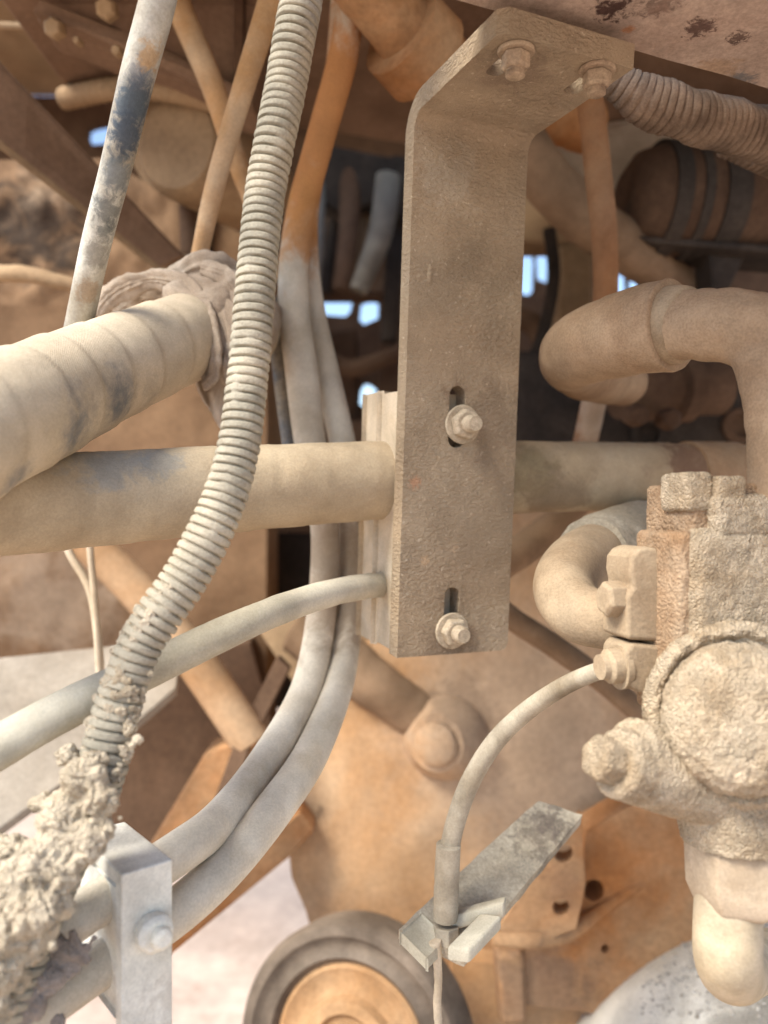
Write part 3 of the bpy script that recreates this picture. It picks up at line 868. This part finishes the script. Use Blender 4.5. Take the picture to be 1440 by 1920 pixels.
fold([(380, 500, .68, 18), (420, 515, .674, 28), (445, 560, .668, 32), (450, 620, .664, 32), (446, 690, .664, 28)], 3.1, .3)
# hanging corner of the rag
vs, fs = [], []
na, nb_ = 30, 40
for j in range(nb_ + 1):
    t = j / nb_
    xl, xr = 362 + (432 - 362) * t ** 1.25, 482 - 34 * t
    yy = 690 + 150 * t
    for i in range(na + 1):
        w_ = i / na
        p = P(xl + (xr - xl) * w_, yy + 8 * math.sin(w_ * 5), .69 + .016 * math.sin(w_ * 7 + t * 2.5) + .01 * t)
        p.y += .006 * fbm(p, 45, 3)
        vs.append(p)
for j in range(nb_):
    for i in range(na):
        k = j * (na + 1) + i
        fs.append((k, k + 1, k + na + 2, k + na + 1))
o = link('hanging_corner', Geo().add(vs, fs), M['rag'], rg, smooth=80)
sm = o.modifiers.new('cloth_thickness', 'SOLIDIFY')
sm.thickness = .003

# ------------------------------------------------------------------ descending hoses
F1 = [(668, -60, .76, 50), (655, 30, .77, 54), (640, 120, .78, 56), (598, 270, .78, 54), (560, 420, .78, 55), (550, 560, .775, 58), (566, 700, .77, 62), (580, 820, .765, 60), (600, 930, .76, 56), (610, 1010, .755, 54),
      (603, 1150, .74, 56), (575, 1290, .70, 60), (505, 1420, .63, 68), (420, 1530, .555, 74), (335, 1598, .50, 80), (189, 1690, .467, 84), (100, 1748, .445, 88), (-60, 1840, .40, 96)]
F2 = [(640, 0, .82, 40), (628, 150, .82, 42), (592, 300, .82, 44), (573, 420, .815, 46), (582, 560, .81, 48), (612, 700, .80, 50), (640, 820, .79, 50), (655, 930, .78, 50), (660, 1010, .775, 48),
      (655, 1150, .755, 50), (636, 1280, .71, 56), (585, 1410, .64, 66), (515, 1515, .575, 74), (430, 1618, .53, 80), (335, 1706, .495, 84), (189, 1810, .467, 84), (100, 1872, .445, 88), (-60, 1980, .41, 94)]
tag(link('descending_hose', tube(path_px(F1), 30, .005), M['hose_mid'], smooth=60), 'inner of two pale hoses curving down to the white clamp, orange at top', 'hose')
tag(link('descending_hose', tube(path_px(F2), 30, .005), M['hose_mid'], smooth=60), 'outer of two pale hoses curving down to the white clamp', 'hose')
tag(link('blue_hose', tube(path_px([(505, 560, .80, 30), (520, 650, .80, 30), (530, 740, .80, 28), (545, 850, .80, 28)])), dusty('blue_rubber', (0.05, 0.08, 0.125), (0.3, 0.26, 0.2), .62, 14)), 'thin blue-grey hose showing between the conduit and descending hoses', 'hose')

# small pale hose out of the clamp
HE = [(760, 1096, .70, 47), (715, 1096, .665, 47), (640, 1107, .62, 50), (560, 1130, .58, 54), (470, 1165, .53, 60), (390, 1202, .51, 65), (300, 1245, .49, 69), (200, 1293, .475, 74), (100, 1343, .46, 78), (0, 1400, .445, 82), (-110, 1465, .43, 88), (-230, 1535, .415, 92)]
tag(link('pale_hose', tube(path_px(HE), 32, .004, wob=.0004, wsc=40), M['hose_pale'], smooth=60), 'smaller pale grey hose sweeping from the clamp to the edge', 'hose')

# ------------------------------------------------------------------ the bracket
T, RI, W = 0.0165, 0.013, 0.104
TL = P(777, 215, .60)                        # where the flat face would meet the flange, at its near corner
BL = P(744, 1234, .625)
vdn = (BL - TL).normalized()
u = (UB - vdn * UB.dot(vdn)).normalized()
n = u.cross(-vdn).normalized()
if n.y > 0:
    n = -n
up = -vdn
LEN = (BL - TL).length
FL = LEN - RI                                # flat part of the leg
FLG = 0.128                                  # flange length from the inner corner
br = thing('mounting_bracket', 'tall brown steel bracket plate with bent top and slotted holes', 'bracket', BL)
def bend(a, s, w):
    if s <= FL:
        return BL + u * a + up * s - n * w
    top = BL + u * a + up * FL
    Cn = top + n * RI
    arc = RI * math.pi / 2
    if s <= FL + arc:
        ph = (s - FL) / RI
        return Cn + (-n * math.cos(ph) + up * math.sin(ph)) * (RI + w)
    return Cn + up * (RI + w) + n * (s - FL - arc)
ARC = RI * math.pi / 2
STOT = FL + ARC + FLG - RI
def face_ab(px, py):
    q = hit(px, py, BL, n) - BL
    return q.dot(u), q.dot(up)
a1, b1 = face_ab(857, 775)
a2, b2 = face_ab(846, 1160)
slots = [slot_loop(a1, b1 - .003, .0145, .050), slot_loop(a2, b2 + .004, .0135, .044)]
fslots = []
flz = TL + n * RI
def flange_as(px, py):
    q = hit(px, py, TL, up) - TL
    return q.dot(u), FL + ARC + q.dot(n) - RI
fb = [flange_as(968, 100), flange_as(1118, 138)]
for (a, s) in fb:
    fslots.append(slot_loop(a, s - .012, .0125, .042))
# unrolled strip: leg, bend and flange, then bent into shape
bm = bmesh.new()
def fill(loops):
    ed = []
    for lp in loops:
        vv = [bm.verts.new((x, y, 0)) for x, y in lp]
        ed += [bm.edges.new((vv[i], vv[(i + 1) % len(vv)])) for i in range(len(vv))]
    bmesh.ops.triangle_fill(bm, edges=ed, use_beauty=True)
cr = .006
fill([[(0, 0), (W - cr, 0), (W - cr * .3, cr * .3), (W, cr), (W, FL), (0, FL)]] + slots)
fill([[(0, FL + ARC), (W, FL + ARC), (W, STOT), (cr, STOT), (0, STOT - cr)]] + fslots)
K = 12
for i in range(K):
    y0, y1 = FL + ARC * i / K, FL + ARC * (i + 1) / K
    vv = [bm.verts.new(q) for q in ((0, y0, 0), (W, y0, 0), (W, y1, 0), (0, y1, 0))]
    bm.faces.new(vv)
bmesh.ops.remove_doubles(bm, verts=bm.verts, dist=1e-5)
for _ in range(9):
    lg = [e for e in bm.edges if e.calc_length() > .007]
    if not lg:
        break
    bmesh.ops.subdivide_edges(bm, edges=lg, cuts=1)
    bmesh.ops.triangulate(bm, faces=[f for f in bm.faces if len(f.verts) > 3])
    bmesh.ops.beautify_fill(bm, faces=bm.faces, edges=bm.edges)
bm.verts.index_update()
nv = len(bm.verts)
vs = [bend(v.co.x, v.co.y, 0) for v in bm.verts] + [bend(v.co.x, v.co.y, T) for v in bm.verts]
fs = []
for f in bm.faces:
    ix = [v.index for v in f.verts]
    fs += [tuple(ix), tuple(i + nv for i in reversed(ix))]
for e in bm.edges:
    if len(e.link_faces) == 1:
        a, b = e.verts[0].index, e.verts[1].index
        fs.append((a, b, b + nv, a + nv))
bm.free()
link('plate', Geo().add(vs, fs), M['bracket'], br, smooth=40, bevel=.0016)
# a small weld blob and a nick on the face
q = hit(806, 513, BL, n)
q = q - n * .0014
link('paint_drip', tube([Vector((*(q + up * .007), .0022)), Vector((*q, .0030)), Vector((*(q - up * .007), .0024))], 14, .001, wob=.0006, wsc=300), M['bracket'], br)

def stud(name, label, p, axis, rn, hn, rs, hs, mat, rot=0.2, washer=True, lab=True):
    t = thing(name, label, 'bolt', p)
    ax = Vector(axis).normalized()
    if washer:
        link('washer', lathe([(.0004, rn * .4), (.0004, rn * 1.22), (.0018, rn * 1.25), (.0030, rn * 1.18), (.0032, rn * .4)], p, ax, 40), mat, t, smooth=50)
    nu = link('nut', lathe([(.0033, rn * .5), (.0033, rn), (.0033 + hn * .8, rn), (.0033 + hn, rn * .84), (.0033 + hn, rn * .5)], p, ax, 6, rot=rot), mat, t, smooth=25, bevel=.0012)
    link('stud', lathe([(-.01, rs)] + [(hn + .004 + hs * k / 12, rs * (1.0 if k % 2 else .93)) for k in range(11)] + [(hn + .004 + hs, rs * .82)], p, ax, 24, rough=.0003, rsc=300), mat, nu, smooth=50)
    return t
stud('bracket_bolt', 'upper pale nut and stud on the bracket face, below its slot', hit(866, 796, BL, n), n, .0128, .0085, .0072, .011, M['steel'])
stud('bracket_bolt', 'lower pale nut and stud near the bracket foot', hit(846, 1182, BL, n), n, .0122, .0085, .0070, .010, M['steel'], .5)
for (x, y), lb in (((968, 92), 'dusty bolt in the bent bracket top, nearer the bend edge and orange pipe'), ((1120, 128), 'dusty bolt in the bent bracket top, beside the old conduit')):
    p = hit(x, y, TL, up)
    stud('flange_bolt', lb, p, -up, .0098, .010, .0064, .004, M['bolt_brown'], .35)

# ------------------------------------------------------------------ clamp behind the bracket
cl = thing('hose_clamp', 'tan two-part hose clamp block behind the bracket edge', 'hose clamp', BL - n * .05)
HT = hit(720, 738, BL - n * .03, n)          # top height
ztop = (HT - BL).dot(up)
zbot = .004
half = .0355
for k, nm in ((0, 'front_half'), (1, 'rear_half')):
    og = BL + u * .003 + up * zbot - n * (T + .0012 + k * (half + .0022))
    g = box(og, u * (W - .006), up * (ztop - zbot), -n * half, .0045 if k else .002, 2)
    link(nm, g, M['clamp'], cl, smooth=40)
og = BL + u * .003 + up * zbot - n * (T + .0012 + 2 * (half + .0022))
link('cover_plate', box(og, u * (W - .006), up * (ztop * .62), -n * .006, .001), M['clamp'], cl, smooth=40)
link('bolt_head', lathe([(0, .011), (.009, .011), (.011, .009)], BL + u * .03 + up * (ztop - .035) - n * (T + .085), (-1, .2, 0), 6), M['clamp'], cl, smooth=25)

# ------------------------------------------------------------------ white clamp at the lower left
GA = R(40)
nG = Vector((math.sin(GA), -math.cos(GA), 0))
uG = Vector((math.cos(GA), math.sin(GA), 0))
c0 = P(228, 1640, .44)
wc = thing('white_clamp', 'white dust-covered hose clamp on an upright bar', 'hose clamp', c0 - Vector((0, 0, .25)))
Z = Vector((0, 0, 1))
def cG(a, z):
    return c0 + nG * a + Z * z
link('bar', slab([cG(0, -.31), cG(0, 0), cG(-.074, 0), cG(-.074, -.0092), cG(-.0098, -.0092), cG(-.0098, -.31)], .031, uG), M['clamp_white'], wc, smooth=30, bevel=.0014)
for k in range(2):
    link(('front_half', 'rear_half')[k], box(c0 - Z * .086 + uG * .0025 - nG * (.0425 + k * .030), uG * .026, nG * (.0305 if k == 0 else .0285), Z * .0755, .003), M['clamp_white'], wc, smooth=40)
pG = c0 + uG * .034 - Z * .032
link('nut', lathe([(0, .0105), (.008, .0108), (.0105, .0085), (.0105, .002)], hit(283, 1742, c0, nG), nG, 48, .0012, 130, fine=.001), M['clamp_white'], wc, smooth=75)
link('stud', lathe([(0, .006), (.015, .006), (.017, .004), (.017, .001)], hit(286, 1742, c0, nG), nG, 36, .0007, 200, fine=.001), M['clamp_white'], wc, smooth=75)

# ------------------------------------------------------------------ corrugated conduit in front, with mud at its foot
CP = [(622, -330, .51, 80), (572, -60, .505, 80), (565, 0, .505, 80), (552, 70, .505, 79), (536, 160, .505, 78), (517, 255, .50, 77), (499, 350, .50, 76), (487, 450, .495, 75), (478, 550, .49, 76), (471, 640, .487, 77), (461, 740, .483, 78),
      (447, 840, .478, 80), (424, 925, .472, 84), (390, 1005, .467, 87), (346, 1085, .462, 88), (300, 1150, .457, 88), (262, 1212, .453, 84), (236, 1280, .45, 86), (214, 1350, .447, 90), (196, 1420, .443, 96), (172, 1490, .44, 98), (138, 1570, .435, 98), (95, 1660, .43, 98), (50, 1770, .425, 98), (10, 1890, .42, 98), (-10, 1960, .42, 98)]
cd = thing('corrugated_conduit', 'pale grey corrugated conduit running from the top into the mud', 'conduit', P(250, 1240, .41))
PITCH = .0058
link('tube', tube(path_px(CP), 44, PITCH / 10, ribs(PITCH, .20, .80), wob=.0003, wsc=120), M['conduit'], cd, smooth=50)

def lumps(blobs, voxel, amp, sc, name, mat, parent, melt=0):
    """dried mud: overlapping lumps fused into one skin, then roughened"""
    bm = bmesh.new()
    for (p, r, sq) in blobs:
        res = bmesh.ops.create_icosphere(bm, subdivisions=3, radius=1.0)
        for v in res['verts']:
            v.co = p + Vector((v.co.x * r * sq[0], v.co.y * r * sq[1], v.co.z * r * sq[2])) 
    me = bpy.data.meshes.new('lump_source')
    bm.to_mesh(me)
    bm.free()
    ob = bpy.data.objects.new('lump_source', me)
    C.objects.link(ob)
    md = ob.modifiers.new('fuse', 'REMESH')
    md.mode = 'VOXEL'
    md.voxel_size = voxel
    if melt:
        ms = ob.modifiers.new('melt', 'SMOOTH')
        ms.factor = .5
        ms.iterations = melt
    dg = bpy.context.evaluated_depsgraph_get()
    ev = ob.evaluated_get(dg)
    m2 = ev.to_mesh()
    nrm = [v.normal.copy() for v in m2.vertices]
    g = Geo().add([v.co.copy() for v in m2.vertices], [tuple(p.vertices) for p in m2.polygons])
    ev.to_mesh_clear()
    bpy.data.objects.remove(ob)
    bpy.data.meshes.remove(me)
    for k, p in enumerate(g.v):
        a = fbm(p, sc * .6, 3)
        b = fbm(p, sc * 2.6, 3)
        wv = p + Vector((noise.noise(p * sc), noise.noise(p * sc + Vector((5, 0, 0))), noise.noise(p * sc + Vector((0, 5, 0))))) * (.5 / sc)
        ck = max(0.0, .16 - abs(noise.noise(wv * sc * .9))) / .16            # cracks
        g.v[k] = p + nrm[k] * amp * (1.1 * a + .42 * b - .55 * ck * ck)
    return link(name, g, mat, parent, smooth=75)

rr = random.Random(4)
bl = []
def B(x, y, d, rpx, sq=(1, .7, 1)):
    bl.append((P(x, y, d), rpx * d / F, sq))
mud_path = [(196, 1425, .425, 30), (140, 1420, .43, 26), (232, 1455, .425, 22), (178, 1465, .415, 44), (200, 1500, .412, 40), (140, 1515, .415, 46), (200, 1555, .412, 36), (120, 1560, .41, 48), (165, 1585, .408, 46),
            (95, 1600, .405, 50), (40, 1592, .41, 38), (12, 1582, .415, 24), (115, 1640, .40, 50), (60, 1650, .395, 56), (10, 1680, .395, 54), (80, 1705, .39, 56), (122, 1690, .40, 30), (20, 1750, .39, 58),
            (62, 1770, .395, 42), (85, 1750, .40, 34), (8, 1820, .39, 52), (40, 1830, .40, 34), (-10, 1880, .39, 50), (8, 1895, .395, 36), (-40, 1760, .39, 70), (-40, 1650, .395, 60), (225, 1500, .42, 20), (100, 1510, .425, 24)]
for q in mud_path:
    B(q[0] - 14, q[1], q[2] + .006, q[3] * .86, (rr.uniform(.85, 1.25), .7, rr.uniform(.8, 1.2)))
for k in range(14):
    q = mud_path[rr.randrange(len(mud_path))]
    a = rr.random() * 6.28
    B(q[0] + math.cos(a) * q[3] * .9, q[1] + math.sin(a) * q[3] * .9, q[2] - .004 + rr.random() * .012, 3 + 20 * rr.random() ** 2.2, (rr.uniform(.7, 1.5), .6, rr.uniform(.6, 1.3)))
md = tag(lumps(bl, .0008, .0034, 100, 'dried_mud', M['mud'], None, 8), 'thick pale crust of dried mud caked round the conduit foot', 'mud')
md['kind'] = 'thing'
# thinner crust higher up, on the side of the conduit
bl2 = []
def on_conduit(y, off):
    """a point on the near skin of the conduit, off pixels from its centre line"""
    for a, b in zip(CP, CP[1:]):
        if a[1] <= y <= b[1]:
            t = (y - a[1]) / (b[1] - a[1])
            q = [a[i] + (b[i] - a[i]) * t for i in range(4)]
            r = q[3] / 2
            o_ = max(-r * .98, min(r * .98, off))
            return P(q[0] + o_, y, q[2] - math.sqrt(r * r - o_ * o_) * q[2] / F), q[2]
for k in range(250):
    y = 1070 + 210 * rr.random() ** .7 if k < 140 else (rr.gauss(1315, 22) if k < 175 else rr.uniform(1290, 1440))
    off = rr.uniform(-46, -16) if k < 140 else (rr.uniform(-42, 42) if k < 175 else rr.choice((-1, 1)) * rr.uniform(26, 44))
    q = on_conduit(y, off)
    bl2.append((q[0], (2.5 + 11 * rr.random() ** 1.6) * q[1] / F, (1.0, .34, .8)))
lumps(bl2, .0007, .0011, 190, 'mud_splash', M['mud'], cd, 3)
for (x, y, d, r_) in ((258, 1388, .43, 9), (247, 1398, .428, 7)):
    tag(lumps([(P(x, y, d), r_ * d / F, (1.2, 1, 1))], .0008, .0012, 200, 'mud_crumb', M['mud'], None), 'larger crumb of mud clinging to the conduit edge' if r_ == 9 else 'smaller crumb of mud clinging to the conduit edge', 'mud')
bl3 = []
for k in range(70):
    t = rr.random()
    bl3.append((P(50 + 110 * t + rr.uniform(-20, 20), 1870 - 105 * t + rr.uniform(-34, 34), .428), rr.uniform(6, 18) * .42 / F, (1, .6, .8)))
bl3 += [(P(85, 1835, .425), 38 * .42 / F, (1, .6, .8)), (P(40, 1880, .42), 46 * .42 / F, (1, .6, .8)), (P(105, 1775, .43), 30 * .42 / F, (1, .6, .9)), (P(90, 1915, .435), 34 * .42 / F, (1, .6, .9))]
tag(lumps(bl3, .0010, .0020, 110, 'mud_patch', dusty('grey_mud', (.22, .185, .16), (.36, .31, .27), .5, 30, .9, 420, grain=.25), None, 8), 'darker grey mud patch over the hose stubs by the white clamp', 'mud')

# ------------------------------------------------------------------ right: pipe elbow
el = thing('pipe_elbow', 'thick brown pipe elbow bending down into the crusted valve', 'pipe', P(1440, 930, .5))
link('pipe', tube(path_px([(1200, 618, .575, 122), (1260, 612, .55, 126), (1330, 610, .525, 132), (1392, 614, .51, 140), (1440, 645, .50, 144), (1462, 710, .495, 142), (1472, 790, .49, 136), (1474, 870, .485, 132), (1474, 950, .48, 130)]), 44, .003, wob=.0016, wsc=60), M['elbow'], el, smooth=60)
slv = [(1262, 610, .553, 166), (1256, 611, .555, 170), (1215, 616, .568, 166), (1150, 632, .598, 152), (1104, 648, .63, 142), (1078, 664, .665, 130), (1078, 682, .705, 116), (1105, 700, .75, 104), (1170, 716, .82, 92)]
link('sleeve', tube(path_px(slv), 44, .003, lambda s, th, r: r * (1.02 if s < .006 else 1.0), wob=.001, wsc=40, capr=.05), M['elbow'], el, smooth=60)
link('bead', tube(path_px([(1246, 612, .558, 140), (1262, 610, .551, 146), (1284, 609, .543, 142), (1290, 609, .541, 128)]), 44, .002, capr=.02), M['elbow_pale'], el, smooth=50)
bl4 = []
for k in range(40):
    bl4.append((P(1345 + rr.gauss(0, 30) + 40, 610 + rr.gauss(0, 32), .482), rr.uniform(2, 6) * .48 / F, (1, .6, 1)))
# lower rubber elbow
el2 = thing('rubber_elbow', 'pale dusty rubber elbow below the level hose', 'hose', P(1060, 1200, .55))
link('bend', tube(path_px([(1190, 1020, .70, 118), (1130, 1035, .655, 120), (1078, 1062, .61, 118), (1058, 1105, .575, 116), (1085, 1148, .55, 112), (1150, 1165, .535, 108), (1215, 1170, .53, 104)]), 44, .003), M['elbow_pale'], el2, smooth=60)
link('cuff', tube(path_px([(1300, 1000, .80, 132), (1210, 1010, .73, 142), (1150, 1026, .675, 146), (1112, 1042, .642, 144)]), 44, .003, wob=.0012, wsc=60, capr=.05), M['grey'], el2, smooth=60)

# ------------------------------------------------------------------ crusted valve
va = thing('crusted_valve', 'hydraulic valve coated in a thick rough crust of pale dust', 'valve', P(1400, 1540, .46))
def cbox(x0, y0, x1, y1, d, thick, bev, amp, sc, yaw=0, size=.0024):
    p = P(x0, y1, d)
    ux = Vector((math.cos(yaw), math.sin(yaw), 0)) * ((x1 - x0) * d / F)
    g = box(p, ux, Vector((-math.sin(yaw), math.cos(yaw), 0)) * thick, Vector((0, 0, (y1 - y0) * d / F)), bev, 4)
    return crust(dice(g, size), amp, sc)
YW = R(14)
vu = link('upper_block', cbox(1296, 905, 1500, 1012, .465, .05, .004, .0009, 110, YW), M['crust_brown'], va, smooth=75)
link('block_lug', cbox(1289, 884, 1350, 960, .462, .03, .004, .0009, 120, YW, .0016), M['crust'], va, smooth=75)
link('block_lug', cbox(1350, 892, 1412, 950, .460, .03, .003, .0011, 140, YW, .0016), M['crust'], va, smooth=75)
link('dust_coat', cbox(1345, 925, 1520, 1010, .458, .014, .006, .0013, 150, YW, .0013), M['crust'], vu, smooth=75)
vb = link('body', cbox(1276, 996, 1520, 1360, .458, .05, .005, .0010, 120, YW), M['crust_brown'], va, smooth=75)
link('dust_coat', cbox(1302, 990, 1540, 1340, .4535, .020, .0095, .0011, 150, YW, .0013), M['crust'], vb, smooth=75)
ax = Vector((-.20, -1, .10))
cc = P(1382, 1335, .455)
link('flange', lathe([(-.02, .03), (-.02, .050), (.002, .0535), (.010, .0530), (.015, .0485), (.014, .0455), (.010, .043), (.010, .02)], cc, ax, 320, .0025, 110, fine=.001), M['crust'], va, smooth=75)
link('cap', lathe([(.002, .02), (.002, .0405), (.014, .0425), (.024, .0420), (.032, .0385), (.038, .032), (.0415, .023), (.043, .012), (.0434, .002)], cc + Vector((-.003, 0, -.001)), ax, 320, .0019, 130, fine=.0009), M['crust'], va, smooth=75)
pa0, pb0 = P(1375, 1490, .472), P(1150, 1428, .435)
pax = (pb0 - pa0)
pl = pax.length
vp = link('side_port', lathe([(0, .023), (pl * .55, .0215), (pl * .78, .0205), (pl * .97, .0197), (pl, .017), (pl, .008)], pa0, pax, 150, .0012, 220, fine=.0011), M['crust'], va, smooth=75)
link('port_lip', lathe([(pl * .76, .012), (pl * .76, .0216), (pl * .86, .0216), (pl * .88, .018)], pa0 + Vector((0, .004, .005)), pax, 90, .0008, 220, fine=.0012), M['crust'], vp, smooth=75)
link('port_plug', lathe([(pl * .98, .0135), (pl * 1.12, .0135), (pl * 1.15, .0115), (pl * 1.15, .004)], pa0, pax, 6, rot=.35), M['crust'], vp, smooth=25, bevel=.0018)
na_ = Vector((.02, -.05, -1))
nc = P(1378, 1530, .47)
link('collar', crust(lathe([(-.03, .03), (.0, .0335), (.014, .032), (.016, .026)], nc, na_, 150, fine=.0011), .0016, 170), M['crust'], va, smooth=75)
link('hex_nut', lathe([(.012, .018), (.0125, .0270), (.016, .0305), (.040, .0305), (.050, .0265), (.055, .0215), (.056, .016)], nc, na_, 6, rot=.25), M['nut'], va, smooth=25, bevel=.0022)
tag(link('stub_hose', tube(path_px([(1366, 1670, .468, 120), (1364, 1740, .466, 122), (1364, 1790, .468, 122), (1372, 1818, .49, 116), (1395, 1815, .54, 104), (1450, 1790, .64, 90), (1470, 1790, .84, 80)]), 40, .003), M['stub'], smooth=60),
    'short cream hose stub curling away below the hex nut', 'hose')
# connectors on the left of the valve
cn = thing('cable_connector', 'brown square connector pair between the rubber elbow and the valve', 'connector', P(1210, 1300, .52))
def rbox(x0, y0, x1, y1, d, thick, bev, yaw=YW):
    p = P(x0, y1, d)
    return box(p, Vector((math.cos(yaw), math.sin(yaw), 0)) * ((x1 - x0) * d / F), Vector((-math.sin(yaw), math.cos(yaw), 0)) * thick, Vector((0, 0, (y1 - y0) * d / F)), bev, 3)
hp = [(1176, 1200), (1176, 1118), (1188, 1100), (1182, 1072), (1184, 1046), (1196, 1030), (1214, 1025), (1266, 1034), (1266, 1206)]
link('housing', slab([P(x, y, .478 + (x - 1176) * .00006) for x, y in hp], .034, (-.2, 1, 0)), M['elbow_pale'], cn, smooth=30, bevel=.003)
link('lower_housing', slab([P(x, y, .477 + (x - 1172) * .00006) for x, y in ((1186, 1206), (1266, 1214), (1266, 1304), (1200, 1300), (1180, 1284), (1172, 1250), (1174, 1222))], .032, (-.2, 1, 0)), M['elbow_pale'], cn, smooth=30, bevel=.003)
link('nut', lathe([(0, .0115), (.014, .0115), (.016, .009)], P(1172, 1122, .492), (-1, -.25, 0), 6, rot=.2), M['elbow_pale'], cn, smooth=25, bevel=.001)
gl = link('gland', lathe([(0, .0115), (.012, .011), (.014, .0085), (.018, .008)], P(1172, 1246, .49), (-1, -.25, -.05), 12), M['elbow_pale'], cn, smooth=30)
link('seal_ring', lathe([(0, .011), (0, .0140), (.004, .0140), (.004, .011)], P(1168, 1250, .49), (-1, -.25, -.05), 36), M['elbow_pale'], gl)

# cable
cb = thing('sensor_cable', 'grey cable arching from the connector down to the lever end', 'cable', P(836, 1720, .6))
link('sheath', tube(path_px([(1170, 1246, .49, 32), (1128, 1256, .50, 33), (1060, 1285, .53, 34), (985, 1335, .57, 35), (925, 1395, .585, 36), (880, 1470, .595, 37), (853, 1545, .60, 37), (840, 1610, .60, 37)]), 24, .004), M['cable'], cb)
link('ferrule', tube(path_px([(841, 1584, .598, 46), (838, 1640, .60, 47), (836, 1700, .60, 47), (835, 1724, .60, 46)]), 24, .004, lambda s, th, r: r * (1.0 if (s % .03) < .028 else .96)), M['cable'], cb)
link('nut', lathe([(0, .0105), (.013, .0105), (.014, .008)], P(836, 1735, .60), (0, -.1, -1), 6, rot=.4), M['cable'], cb, smooth=25, bevel=.001)

# lever
lv = thing('lever_arm', 'grey dusty lever arm with notched end under the cable', 'lever', P(830, 1800, .62))
la = [P(748, 1742, .60), P(900, 1600, .665), P(1010, 1500, .71), P(1092, 1528, .70), P(1000, 1640, .655), P(872, 1795, .585)]
ctr = sum(la, Vector()) / 6
ln = (la[0] - la[3]).cross(la[1] - la[5]).normalized()
if ln.z > 0:
    ln = -ln
g = dice(slab(la, .012, ln), .006)
for k, p in enumerate(g.v):
    g.v[k] = p + Vector((0, 0, .0012 * fbm(p, 60, 3)))
link('arm', g, M['grey'], lv, smooth=50)
link('end_block', box(P(752, 1752, .59), P(800, 1800, .575) - P(752, 1752, .59), P(790, 1716, .61) - P(752, 1752, .59), Vector((0, 0, -.006)), .0015), M['hose_pale'], lv)
link('end_block', box(P(838, 1802, .575), P(880, 1808, .568) - P(838, 1802, .575), P(900, 1738, .60) - P(838, 1802, .575), Vector((0, 0, .011)), .002), M['hose_pale'], lv)
link('step', box(P(840, 1748, .60), P(945, 1722, .60) - P(840, 1748, .60), Vector((.004, .012, 0)), Vector((0, 0, .012)), .002), M['hose_pale'], lv)
g = crust(dice(tube(path_px([(815, 1765, .59, 26), (820, 1800, .59, 18), (822, 1840, .59, 15), (820, 1880, .59, 16), (824, 1960, .59, 14)]), 16, .003), .003), .0007, 220)
tag(link('muddy_string', g, M['clamp'], smooth=70), 'thin muddy string hanging from the lever end over the pulley', 'string')

# ------------------------------------------------------------------ white dusty drum at the bottom right
DC, DR, DH = P(1580, 2360, .85), .340, .340
dm = thing('dusty_drum', 'rounded white drum coated in grey grit at the bottom corner', 'drum', DC - Vector((0, 0, .3)))
prof = [(DH * math.sin(R(a)), DR * math.cos(R(a))) for a in range(89, -1, -2)] + [(-.15, DR), (-.28, DR * .98)]
g = lathe(prof, DC, (0, 0, 1), 180, fine=.006)
crust(g, .0014, 70)
link('shell', g, M['drum_white'], dm, smooth=60)
bm = bmesh.new()
for k in range(1100):
    x, y = rr.gauss(1330, 55), rr.gauss(1785, 30)
    if rr.random() < .6:
        x, y = rr.uniform(1200, 1440), rr.uniform(1720, 1910)
    o3 = Vector((0, 0, CAMZ))
    d3 = (P(x, y, 1) - o3).normalized()
    sc3 = Vector((1, 1, DR / DH))
    ov, dv3 = (o3 - DC) * sc3, d3 * sc3
    qa, bq = dv3.length_squared, dv3.dot(ov)
    disc = bq * bq - qa * (ov.length_squared - DR * DR)
    if disc < 0:
        continue
    t3 = o3 + d3 * ((-bq - math.sqrt(disc)) / qa)
    res = bmesh.ops.create_icosphere(bm, subdivisions=1, radius=rr.choice((.0006, .0008, .0008, .001, .0013, .0026)))
    for v in res['verts']:
        v.co = t3 + v.co * (1 + .5 * noise.noise(v.co * 900 + t3 * 50))
bm.verts.index_update()
g = Geo().add([v.co.copy() for v in bm.verts], [tuple(v.index for v in f.verts) for f in bm.faces])
bm.free()
o = link('grit', g, M['drum_grit'], dm, smooth=0, kind='stuff')
for o in bpy.data.objects:
    if '_loc' in o:
        del o['_loc']
